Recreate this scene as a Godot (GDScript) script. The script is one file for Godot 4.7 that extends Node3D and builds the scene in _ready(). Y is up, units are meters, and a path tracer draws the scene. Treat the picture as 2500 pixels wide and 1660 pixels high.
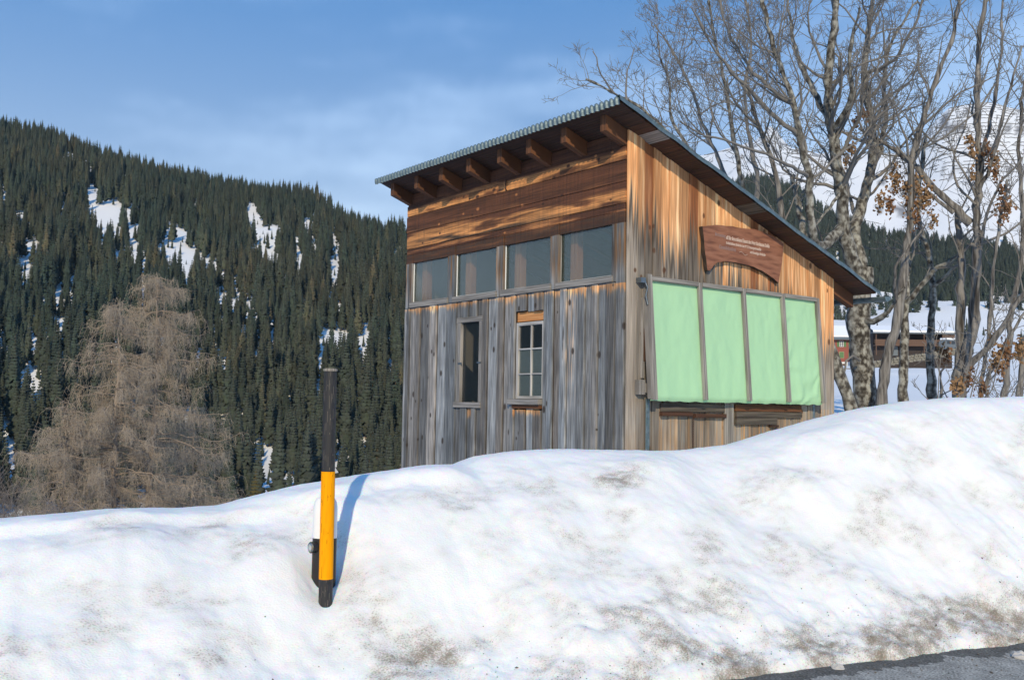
extends Node3D
# A weathered timber hut behind a ploughed snow bank, forest hillside on one side, bare maples and snowy mountains on the other.

const EYE := Vector3(0, 1.6, 0)
const LENS := 2430.0
const HUT := Vector3(1.21, 0, -10.5)
const HUT_TURN := 0.6545
const ALONG := Vector3(0.906, 0, -0.423)     # the road's direction
const ACROSS := Vector3(-0.423, 0, -0.906)   # from the road towards the hut

var view: Basis
var rng := RandomNumberGenerator.new()
var M := {}
var T := {}

func _ready() -> void:
	rng.seed = 7
	view = Basis(Vector3.RIGHT, deg_to_rad(3.8)) * Basis(Vector3.BACK, deg_to_rad(0.95))
	var cam := Camera3D.new()
	cam.name = "camera"
	cam.fov = rad_to_deg(2.0 * atan(830.0 / LENS))
	cam.near = 0.1
	cam.far = 12000.0
	add_child(cam)
	cam.transform = Transform3D(view, EYE)
	cam.current = true
	var env := Environment.new()
	env.background_mode = Environment.BG_SKY
	var sky := Sky.new()
	sky.sky_material = make_sky()
	env.sky = sky
	env.background_energy_multiplier = 1.4
	env.tonemap_mode = Environment.TONE_MAPPER_LINEAR
	env.tonemap_exposure = 0.95
	env.sdfgi_enabled = true
	env.ssao_enabled = true
	env.ssil_enabled = true
	env.fog_enabled = true
	env.fog_density = 0.000035
	env.fog_light_color = Color(0.80, 0.90, 0.96)
	var we := WorldEnvironment.new()
	we.name = "environment"
	we.environment = env
	add_child(we)
	var sun := DirectionalLight3D.new()
	sun.name = "sun"
	sun.light_energy = 1.1
	sun.light_color = Color(1.0, 0.93, 0.79)
	sun.light_angular_distance = 0.7
	sun.shadow_enabled = true
	add_child(sun)
	var el := deg_to_rad(28.0)
	sun.look_at_from_position(Vector3.ZERO, Vector3(0.035 * cos(el), -sin(el), -cos(el)), Vector3.UP)

	make_materials()
	print("materials ", Time.get_ticks_msec())
	build_terrain()
	build_road()
	build_bank()
	print("ground ", Time.get_ticks_msec())
	build_hut()
	build_screen()
	build_sign()
	print("hut ", Time.get_ticks_msec())
	build_markers()
	build_forest()
	print("forest ", Time.get_ticks_msec())
	build_larches()
	build_maples()
	print("trees ", Time.get_ticks_msec())
	build_village()
	build_grit()
	build_barriers()
	print("done ", Time.get_ticks_msec())

# ---------------------------------------------------------------- helpers

class MB:
	var v := PackedVector3Array()
	var n := PackedVector3Array()
	var uv := PackedVector2Array()
	var c := PackedColorArray()
	var ix := PackedInt32Array()

	func tri(a: Vector3, b: Vector3, d: Vector3, inside: Vector3, ua := Vector2.ZERO, ub := Vector2.ZERO, ud := Vector2.ZERO) -> void:
		var nn := (d - a).cross(b - a)
		if nn.length_squared() < 1e-16:
			return
		var flip := nn.dot((a + b + d) / 3.0 - inside) < 0.0
		nn = nn.normalized()
		var k := v.size()
		if flip:
			v.append_array([a, d, b]); uv.append_array([ua, ud, ub]); nn = -nn
		else:
			v.append_array([a, b, d]); uv.append_array([ua, ub, ud])
		n.append_array([nn, nn, nn])
		ix.append_array([k, k + 1, k + 2])

	func quad(a: Vector3, b: Vector3, d: Vector3, e: Vector3, inside: Vector3, ua := Vector2.ZERO, ub := Vector2.ZERO, ud := Vector2.ZERO, ue := Vector2.ZERO) -> void:
		tri(a, b, d, inside, ua, ub, ud)
		tri(a, d, e, inside, ua, ud, ue)

	# a box with chamfered long edges on its front: o corner, a across, l0/l1 along at either edge, nn out of the wall, t thick
	func plank(o: Vector3, a: Vector3, l0: Vector3, l1: Vector3, nn: Vector3, t: float, u0: Vector2, ua: Vector2, ul: Vector2, ch := 0.004) -> void:
		var f := minf(0.4, ch / a.length())
		var pa := [0.0, 0.0, f, 1.0 - f, 1.0, 1.0]
		var pn := [0.0, t - ch, t, t, t - ch, 0.0]
		var mid := o + a * 0.5 + (l0 + l1) * 0.25 + nn * t * 0.5
		var lo := []
		var hi := []
		var ulo := []
		var uhi := []
		var ra: float = ul.length() / maxf(1e-6, l0.length())
		for i in 6:
			var b: Vector3 = o + a * pa[i] + nn * pn[i]
			lo.append(b)
			hi.append(b + l0.lerp(l1, pa[i]))
			ulo.append(u0 + ua * pa[i])
			uhi.append(u0 + ua * pa[i] + ul * (l0.lerp(l1, pa[i]).length() * ra / maxf(1e-6, ul.length())))
		for i in 6:
			var j := (i + 1) % 6
			quad(lo[i], hi[i], hi[j], lo[j], mid, ulo[i], uhi[i], uhi[j], ulo[j])
		for i in range(1, 5):
			tri(lo[0], lo[i], lo[i + 1], mid, ulo[0], ulo[i], ulo[i + 1])
			tri(hi[0], hi[i], hi[i + 1], mid, uhi[0], uhi[i], uhi[i + 1])

	# an axis-aligned box in its own axes
	func box(lo: Vector3, hi: Vector3, s := 1.0) -> void:
		var m := (lo + hi) * 0.5
		var p := []
		for i in 8:
			p.append(Vector3(hi.x if i & 1 else lo.x, hi.y if i & 2 else lo.y, hi.z if i & 4 else lo.z))
		var z := hi - lo
		var uvq := [[0, 2, 3, 1, z.x, z.y], [4, 6, 7, 5, z.x, z.y], [0, 2, 6, 4, z.z, z.y], [1, 3, 7, 5, z.z, z.y], [0, 4, 5, 1, z.x, z.z], [2, 6, 7, 3, z.x, z.z]]
		for q in uvq:
			quad(p[q[0]], p[q[1]], p[q[2]], p[q[3]], m, Vector2(0, 0), Vector2(0, q[5] * s), Vector2(q[4] * s, q[5] * s), Vector2(q[4] * s, 0))

	func tube(pts: PackedVector3Array, rad: PackedFloat32Array, sides: int, cap := true) -> void:
		var m := pts.size()
		if m < 2:
			return
		var tg := (pts[1] - pts[0]).normalized()
		var e1 := tg.cross(Vector3.UP if absf(tg.y) < 0.9 else Vector3.RIGHT).normalized()
		var k0 := v.size()
		var run := 0.0
		for i in m:
			var t2 := (pts[mini(i + 1, m - 1)] - pts[maxi(i - 1, 0)]).normalized()
			e1 = (e1 - t2 * e1.dot(t2)).normalized()
			var e2 := t2.cross(e1)
			if i > 0:
				run += pts[i].distance_to(pts[i - 1])
			for k in sides + 1:
				var w := TAU * k / sides
				var d := e1 * cos(w) + e2 * sin(w)
				v.append(pts[i] + d * rad[i])
				n.append(d)
				uv.append(Vector2(float(k) / sides, run))
		for i in m - 1:
			for k in sides:
				var b := k0 + i * (sides + 1) + k
				var h := b + sides + 1
				ix.append_array([b, h, h + 1, b, h + 1, b + 1])
		if cap:
			var last := pts[m - 1]
			var inn := pts[m - 2]
			var b := k0 + (m - 1) * (sides + 1)
			for k in sides:
				tri(last, v[b + k], v[b + k + 1], inn)

	# one thin three-sided twig
	func twig(p: Vector3, q: Vector3, r0: float, r1: float) -> void:
		var t := (q - p).normalized()
		var e1 := t.cross(Vector3.UP if absf(t.y) < 0.9 else Vector3.RIGHT).normalized()
		var e2 := t.cross(e1)
		var k := v.size()
		var d1 := e1
		var d2 := e1 * -0.5 + e2 * 0.866
		var d3 := e1 * -0.5 - e2 * 0.866
		v.append_array([p + d1 * r0, p + d2 * r0, p + d3 * r0, q + d1 * r1, q + d2 * r1, q + d3 * r1])
		n.append_array([d1, d2, d3, d1, d2, d3])
		uv.append_array([Vector2(0, 0), Vector2(0.33, 0), Vector2(0.66, 0), Vector2(0, 0.3), Vector2(0.33, 0.3), Vector2(0.66, 0.3)])
		ix.append_array([k, k + 3, k + 4, k, k + 4, k + 1, k + 1, k + 4, k + 5, k + 1, k + 5, k + 2, k + 2, k + 5, k + 3, k + 2, k + 3, k])

	func mesh(mat: Material) -> ArrayMesh:
		var arr := []
		arr.resize(Mesh.ARRAY_MAX)
		arr[Mesh.ARRAY_VERTEX] = v
		arr[Mesh.ARRAY_NORMAL] = n
		arr[Mesh.ARRAY_TEX_UV] = uv
		if c.size() == v.size():
			arr[Mesh.ARRAY_COLOR] = c
		arr[Mesh.ARRAY_INDEX] = ix
		var m := ArrayMesh.new()
		m.add_surface_from_arrays(Mesh.PRIMITIVE_TRIANGLES, arr)
		m.surface_set_material(0, mat)
		return m

func put(mb: MB, called: String, mat: Material, parent: Node = self) -> MeshInstance3D:
	return put_mesh(mb.mesh(mat), called, parent)

func put_mesh(m: Mesh, called: String, parent: Node = self) -> MeshInstance3D:
	var o := MeshInstance3D.new()
	o.name = called
	o.mesh = m
	parent.add_child(o, true)
	return o

var used := {}
func numbered(called: String) -> String:
	used[called] = used.get(called, -1) + 1
	return called if used[called] == 0 else "%s_%03d" % [called, used[called]]

func tag(o: Node, label: String, category: String, group := "", kind := "") -> void:
	o.set_meta("label", label)
	o.set_meta("category", category)
	if group: o.set_meta("group", group)
	if kind: o.set_meta("kind", kind)

func structure(o: Node, label: String, category: String) -> void:
	tag(o, label, category, "", "structure")

func thing(called: String, where: Vector3, label: String, category: String, group := "", turn := 0.0) -> Node3D:
	var o := Node3D.new()
	o.name = numbered(called)
	add_child(o)
	o.position = where
	o.rotation.y = turn
	tag(o, label, category, group)
	return o

# the point that stands at that place of the photograph, so far from the camera
func at(px: float, py: float, depth: float) -> Vector3:
	var d := view * Vector3((px - 1250.0) / LENS, -(py - 830.0) / LENS, -1.0)
	return EYE + d * (depth / -d.z)

func lut(x: float, xs: Array, ys: Array) -> float:
	if x <= xs[0]: return ys[0]
	for i in range(1, xs.size()):
		if x <= xs[i]:
			return lerpf(ys[i - 1], ys[i], (x - xs[i - 1]) / (xs[i] - xs[i - 1]))
	return ys[ys.size() - 1]

func noise_of(seed_: int, freq: float, octaves := 4, kind := FastNoiseLite.TYPE_SIMPLEX_SMOOTH) -> FastNoiseLite:
	var nz := FastNoiseLite.new()
	nz.seed = seed_
	nz.noise_type = kind
	nz.frequency = freq
	nz.fractal_type = FastNoiseLite.FRACTAL_FBM
	nz.fractal_octaves = octaves
	return nz

# a noise picture, one byte a pixel; squeezed pictures are drawn out afterwards, which gives grain
func noise_bytes(w: int, h: int, seed_: int, freq: float, octaves := 4, draw_x := 1.0, draw_y := 1.0) -> PackedByteArray:
	var im := noise_of(seed_, freq, octaves).get_image(maxi(8, int(w / draw_x)), maxi(8, int(h / draw_y)))
	im.convert(Image.FORMAT_L8)
	if im.get_width() != w or im.get_height() != h:
		im.resize(w, h, Image.INTERPOLATE_CUBIC)
	return im.get_data()

func tile_texture(w: int, h: int, lo: Color, hi: Color, seed_: int, freq: float, draw_x := 1.0, draw_y := 1.0, mid := Color(-1, 0, 0), sharp := 0.0) -> ImageTexture:
	var nz := noise_of(seed_, freq, 5)
	var im := nz.get_seamless_image(maxi(8, int(w / draw_x)), maxi(8, int(h / draw_y)))
	im.convert(Image.FORMAT_L8)
	im.resize(w, h, Image.INTERPOLATE_CUBIC)
	var d := im.get_data()
	var table := []
	for i in 256:
		var f := i / 255.0
		if sharp > 0.0: f = lerpf(f, smoothstep(0.5 - 0.5 / sharp, 0.5 + 0.5 / sharp, f), 0.85)
		if mid.r >= 0.0:
			table.append(lo.lerp(mid, f * 2.0) if f < 0.5 else mid.lerp(hi, f * 2.0 - 1.0))
		else:
			table.append(lo.lerp(hi, f))
	var o := PackedByteArray()
	o.resize(w * h * 3)
	var k := 0
	for b in d:
		var q: Color = table[b]
		o[k] = int(q.r * 255.0); o[k + 1] = int(q.g * 255.0); o[k + 2] = int(q.b * 255.0)
		k += 3
	return ImageTexture.create_from_image(Image.create_from_data(w, h, false, Image.FORMAT_RGB8, o))

func grey_texture(d: PackedByteArray, w: int, h: int) -> ImageTexture:
	return ImageTexture.create_from_image(Image.create_from_data(w, h, false, Image.FORMAT_L8, d))

func surf(c: Color, rough := 0.9, metal := 0.0) -> StandardMaterial3D:
	var m := StandardMaterial3D.new()
	m.albedo_color = c
	m.roughness = rough
	m.metallic = metal
	return m

func relief(m: StandardMaterial3D, t: Texture2D, cm: float) -> void:
	m.heightmap_enabled = true
	m.heightmap_texture = t
	m.heightmap_scale = cm

func wood(t: Texture2D, bump: Texture2D, cm := 0.25, rough := 0.85) -> StandardMaterial3D:
	var m := surf(Color.WHITE, rough)
	m.albedo_texture = t
	relief(m, bump, cm)
	return m

# ---------------------------------------------------------------- sky and materials

func make_sky() -> ProceduralSkyMaterial:
	var s := ProceduralSkyMaterial.new()
	s.sky_top_color = Color(0.10, 0.43, 0.70)
	s.sky_horizon_color = Color(0.86, 0.92, 0.95)
	s.sky_curve = 0.14
	s.ground_bottom_color = Color(0.75, 0.78, 0.82)
	s.ground_horizon_color = Color(0.75, 0.8, 0.86)
	s.sun_angle_max = 4.0
	s.sun_curve = 0.05
	var w := 1024
	var h := 512
	var wisp := noise_of(21, 0.9, 5)
	wisp.domain_warp_enabled = true
	wisp.domain_warp_amplitude = 0.5
	wisp.domain_warp_frequency = 0.8
	var thread := noise_of(27, 2.4, 4)
	var veil := noise_of(34, 0.55, 3)
	var d := PackedByteArray()
	d.resize(w * h * 4)
	d.fill(255)
	for j in h:
		var up := (0.5 - (j + 0.5) / h) * PI
		for i in w:
			var k := (j * w + i) * 4 + 3
			if up < 0.0:
				d[k] = 0
				continue
			var az := ((i + 0.5) / w - 0.5) * TAU
			var p := Vector3(sin(az) * cos(up), sin(up), -cos(az) * cos(up))
			var q := Vector3(p.x * 2.4 + p.y * 2.5, p.y * 6.5, p.z * 2.4 - p.y * 1.0)
			var a := smoothstep(0.0, 0.85, wisp.get_noise_3d(q.x, q.y, q.z) * 0.7 + thread.get_noise_3d(q.x * 1.0 + q.y * 0.8, q.y * 3.0, q.z) * 0.3 + veil.get_noise_3d(q.x * 1.2, q.y * 0.7, q.z * 1.2) * 0.75 + 0.14 + 0.30 * (1.0 - smoothstep(0.10, 0.36, up)))
			d[k] = int(255.0 * a)
	s.sky_cover = ImageTexture.create_from_image(Image.create_from_data(w, h, false, Image.FORMAT_RGBA8, d))
	s.sky_cover_modulate = Color(0.62, 0.66, 0.68, 0.45)
	return s

const W1_EDGES := [4.46, 4.38, 4.30, 4.14, 4.02, 3.79, 3.60, 3.385, 3.14, 3.02, 2.87, 2.77, 2.675, 2.56, 2.44, 2.24, 2.11, 1.97, 1.88, 1.79, 1.66, 1.52, 1.36, 1.27, 1.165, 1.04, 0.925, 0.75, 0.62, 0.51, 0.405, 0.275, 0.135, 0.0]
const W2_EDGES := [0.0, 0.115, 0.225, 0.36, 0.49, 0.62, 0.77, 0.93, 1.08, 1.21, 1.37, 1.51, 1.67, 1.84, 2.0, 2.15, 2.32, 2.47, 2.63, 2.8, 2.95, 3.1, 3.24, 3.37, 3.5, 3.66]
const SPAN := 4.8
const WP := 1024

func plank_of(x: float, edges: Array, down: bool) -> int:
	for i in edges.size() - 1:
		if (down and x > edges[i + 1]) or (not down and x < edges[i + 1]):
			return i
	return edges.size() - 2

func paint_knots(o: PackedByteArray, list: Array, vertical: bool) -> void:
	for q in list:
		var cx: float = q[0]
		var cy: float = q[1]
		var r: float = q[2]
		var rx := r * (1.0 if vertical else 1.6)
		var ry := r * (1.6 if vertical else 1.0)
		for j in range(maxi(0, int(cy - ry * 2)), mini(WP, int(cy + ry * 2) + 1)):
			for i in range(maxi(0, int(cx - rx * 2)), mini(WP, int(cx + rx * 2) + 1)):
				var e := sqrt(pow((i - cx) / rx, 2.0) + pow((j - cy) / ry, 2.0))
				if e < 1.5:
					var f: float = q[3] * (1.0 if e < 0.8 else (1.5 - e) / 0.7)
					var k := (j * WP + i) * 3
					o[k] = int(lerpf(o[k], q[4][0], f)); o[k + 1] = int(lerpf(o[k + 1], q[4][1], f)); o[k + 2] = int(lerpf(o[k + 2], q[4][2], f))

# the front wall: weathered grey planks that kept their raw orange under the sills, brown boards above the windows
func front_wall_texture() -> ImageTexture:
	var fine := noise_bytes(WP, WP, 3, 0.34, 3, 1.0, 30.0)
	var band := noise_bytes(WP, WP, 4, 0.07, 3, 1.0, 16.0)
	var flat := noise_bytes(WP, WP, 5, 0.28, 3, 36.0, 1.0)
	var wide := noise_bytes(WP, WP, 6, 0.035, 4, 16.0, 1.0)
	var shade := noise_bytes(WP, WP, 7, 0.014, 4, 5.0, 1.0)
	var blot := noise_bytes(WP, WP, 8, 0.012, 4, 1.6, 1.0)
	var teeth := noise_of(9, 0.22, 3)
	var tone := []
	var warm := []
	var tip := []
	rng.seed = 11
	for i in W1_EDGES.size():
		tone.append(rng.randf_range(0.72, 1.22))
		warm.append(rng.randf_range(-0.05, 0.04))
		tip.append(rng.randf_range(0.02, 0.12) if rng.randf() < 0.8 else 0.005)
	var o := PackedByteArray()
	o.resize(WP * WP * 3)
	for j in WP:
		var y := SPAN * (1.0 - (j + 0.5) / WP)
		for i in WP:
			var k := j * WP + i
			var u := SPAN * (i + 0.5) / WP
			var r: float
			var g: float
			var b: float
			if y < 3.575:
				var pi := plank_of(u, W1_EDGES, true)
				var f: float = (fine[k] - 128) / 128.0 * 0.34 + (band[k] - 128) / 128.0 * 0.22
				var s: float = tone[pi] * (1.0 + f) * (0.92 + 0.16 * blot[k] / 255.0)
				r = 126 * s * (1.0 + warm[pi]); g = 125 * s; b = 124 * s * (1.0 - warm[pi] * 0.9)
				if y > 2.93:                                    # window frames: browner, cracked
					var wv := clampf(0.35 + (band[k] - 120) / 120.0, 0.0, 1.0) * smoothstep(2.95, 3.3, y)
					r = lerpf(r, 118 * s, wv); g = lerpf(g, 88 * s, wv); b = lerpf(b, 62 * s, wv)
				else:
					var edge: float = 2.945 - tip[pi] * (0.65 + 0.7 * teeth.get_noise_1d(i * 1.0))
					if y < 1.56 and u > 2.57 and u < 3.1: edge = 1.56 - tip[pi] * 1.4 if pi == 10 else 1.7
					if y < 1.56 and u > 1.38 and u < 1.9: edge = 1.555 - tip[pi] * 0.7
					var raw := smoothstep(edge - 0.05, edge + 0.015, y + f * 0.10)
					if u > 0.72 and u < 1.02:                       # a pale streak that runs far down
						raw = maxf(raw, 0.8 * clampf((fine[k] - 125) / 60.0, 0.0, 1.0) * smoothstep(1.0, 2.9, y) * clampf(1.0 - absf(u - 0.87) / 0.15, 0.0, 1.0))
					r = lerpf(r, 216 * s, raw); g = lerpf(g, (146 + band[k] * 0.12) * s, raw); b = lerpf(b, (88 + band[k] * 0.2) * s, raw)
					var dk := clampf((band[k] - 178) / 50.0, 0.0, 1.0) * clampf((blot[k] - 110) / 80.0, 0.0, 1.0)
					r = lerpf(r, 62, dk * 0.7); g = lerpf(g, 55, dk * 0.7); b = lerpf(b, 50, dk * 0.7)
			else:
				var f2: float = (flat[k] - 128) / 128.0 * 0.3 + (wide[k] - 128) / 128.0 * 0.2
				var st := (wide[k] - 128) / 128.0 * 0.07 + (shade[k] - 128) / 128.0 * 0.05
				var gold := 0.0
				var black := 0.0
				if y > 4.25:
					gold = smoothstep(4.42 + st, 4.30 + st, y)
				elif y > 4.02:
					gold = 0.04 + 0.2 * smoothstep(4.05, 4.02, y + st)
				elif y > 3.785:
					gold = 0.95 * smoothstep(3.96, 3.89, y + st * 0.9 - 0.012 * u)
					black = smoothstep(3.86, 3.80, y + st + 0.012 * (2.2 - u)) * clampf((wide[k] - 90) / 50.0, 0.0, 1.0) * clampf(0.25 + u * 0.25, 0.0, 1.0)
				elif y > 3.70:
					gold = 0.6 * clampf(0.4 + (wide[k] - 128) / 60.0, 0.0, 1.0)
				else:
					gold = 0.12 + 0.3 * clampf((wide[k] - 135) / 60.0, 0.0, 1.0)
					black = 0.65 * clampf((flat[k] - 95) / 60.0, 0.0, 1.0)
				gold = clampf(gold * (1.0 - 0.8 * clampf((shade[k] - 150) / 40.0, 0.0, 1.0)), 0.0, 1.0)
				r = lerpf(88, 204, gold) * (1.0 + f2); g = lerpf(54, 140, gold) * (1.0 + f2); b = lerpf(36, 84, gold) * (1.0 + f2)
				r = lerpf(r, 50, black); g = lerpf(g, 43, black); b = lerpf(b, 38, black)
			o[k * 3] = clampi(int(r), 0, 255); o[k * 3 + 1] = clampi(int(g), 0, 255); o[k * 3 + 2] = clampi(int(b), 0, 255)
	var knots := []
	for i in 64:
		knots.append([rng.randf_range(0, 940), rng.randf_range(400, 960), rng.randf_range(1.4, 4.6), 0.8, [52, 43, 37]])
	paint_knots(o, knots, true)
	knots = []
	for i in 26:
		knots.append([rng.randf_range(10, 930), rng.randf_range(75, 230), rng.randf_range(2.0, 4.0), 0.8, [196, 128, 76] if rng.randf() < 0.55 else [58, 36, 26]])
	paint_knots(o, knots, false)
	return ImageTexture.create_from_image(Image.create_from_data(WP, WP, false, Image.FORMAT_RGB8, o))

# the side wall: raw orange high up under the roof, rain-blackened and grey lower down
func side_wall_texture() -> ImageTexture:
	var fine := noise_bytes(WP, WP, 13, 0.32, 3, 1.0, 30.0)
	var band := noise_bytes(WP, WP, 14, 0.07, 3, 1.0, 18.0)
	var run := noise_bytes(WP, WP, 15, 0.11, 3, 1.0, 90.0)
	var blot := noise_bytes(WP, WP, 18, 0.014, 4, 1.0, 2.0)
	var tone := []
	var hue := []
	var shift := []
	rng.seed = 12
	for i in W2_EDGES.size():
		tone.append(rng.randf_range(0.80, 1.14))
		hue.append(rng.randf())
		shift.append(rng.randf_range(-0.12, 0.12))
	var vs := [0.0, 0.12, 0.25, 0.4, 0.6, 0.8, 1.0, 1.2, 1.4, 1.7, 2.0, 2.3, 2.6, 3.0, 3.3, 3.5, 3.66]
	var ys := [3.92, 3.86, 3.62, 3.55, 3.48, 3.42, 3.4, 3.28, 3.22, 3.14, 3.06, 2.96, 2.86, 2.66, 2.56, 2.5, 2.46]
	var o := PackedByteArray()
	o.resize(WP * WP * 3)
	for i in WP:
		var v := SPAN * (i + 0.5) / WP
		var pi := plank_of(v, W2_EDGES, false)
		var yb: float = lut(v, vs, ys) + shift[pi]
		for j in WP:
			var y := SPAN * (1.0 - (j + 0.5) / WP)
			var k := j * WP + i
			var f := (fine[k] - 128) / 128.0 * 0.16 + (band[k] - 128) / 128.0 * 0.14
			var s: float = tone[pi] * (1.0 + f)
			var edge := yb + (run[k] - 128) / 128.0 * 0.42
			var raw := smoothstep(edge - 0.22, edge + 0.14, y)
			var pale: float = clampf((band[k] - 120) / 70.0, 0.0, 1.0) * 0.55 + hue[pi] * 0.35
			var r := lerpf(212, 236, pale) * s
			var g := lerpf(147, 195, pale) * s
			var b := lerpf(94, 152, pale) * s
			if hue[pi] < 0.22:
				r *= 0.82; g *= 0.72; b *= 0.66
			var gw: float = 0.35 + 0.5 * hue[pi]
			if y < 1.7: gw *= 0.8 + 0.8 * (blot[k] - 100) / 128.0
			gw = clampf(gw, 0.0, 1.0)
			var gr := lerpf(138, 150, gw) * s
			var gg := lerpf(120, 145, gw) * s
			var gb := lerpf(102, 138, gw) * s
			if y < 1.62 and v > 0.38:
				var ob := clampf((run[k] - 128) / 60.0, 0.0, 1.0) * (0.85 if v > 1.85 and v < 2.33 else 0.45)
				gr = lerpf(gr, 205 * s, ob); gg = lerpf(gg, 152 * s, ob); gb = lerpf(gb, 100 * s, ob)
			r = lerpf(gr, r, raw); g = lerpf(gg, g, raw); b = lerpf(gb, b, raw)
			var wet := clampf(1.0 - absf(y - (edge - 0.16)) / 0.34, 0.0, 1.0) * clampf((band[k] - 96) / 55.0, 0.0, 1.0)
			if y < 2.9: wet *= 0.6
			r = lerpf(r, 64, wet * 0.8); g = lerpf(g, 56, wet * 0.8); b = lerpf(b, 48, wet * 0.8)
			o[k * 3] = clampi(int(r), 0, 255); o[k * 3 + 1] = clampi(int(g), 0, 255); o[k * 3 + 2] = clampi(int(b), 0, 255)
	var knots := []
	for i in 60:
		knots.append([rng.randf_range(0, 780), rng.randf_range(60, 900), rng.randf_range(1.6, 4.6), 0.75, [84, 52, 32]])
	paint_knots(o, knots, true)
	return ImageTexture.create_from_image(Image.create_from_data(WP, WP, false, Image.FORMAT_RGB8, o))

# paint with short upright scrapes
func scuffed(seed_: int, paint: Color, under: Color, n: int) -> ImageTexture:
	var r := RandomNumberGenerator.new()
	r.seed = seed_
	var im := Image.create(256, 512, false, Image.FORMAT_RGB8)
	var nz := noise_of(seed_, 0.03, 4)
	for y in 512:
		for x in 256:
			im.set_pixel(x, y, paint * (1.0 + 0.10 * nz.get_noise_2d(x * 2.0, y * 0.4)))
	for k in n:
		var x := r.randi() % 254
		var y := r.randi() % 480
		var l := r.randi_range(3, 34)
		var c := paint.lerp(under, r.randf_range(0.25, 0.9))
		im.fill_rect(Rect2i(x, y, r.randi_range(1, 3), l), c)
		if r.randf() < 0.3: im.fill_rect(Rect2i(x + 1, y + l / 2, r.randi_range(2, 5), r.randi_range(2, 5)), c)
	return ImageTexture.create_from_image(im)

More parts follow.
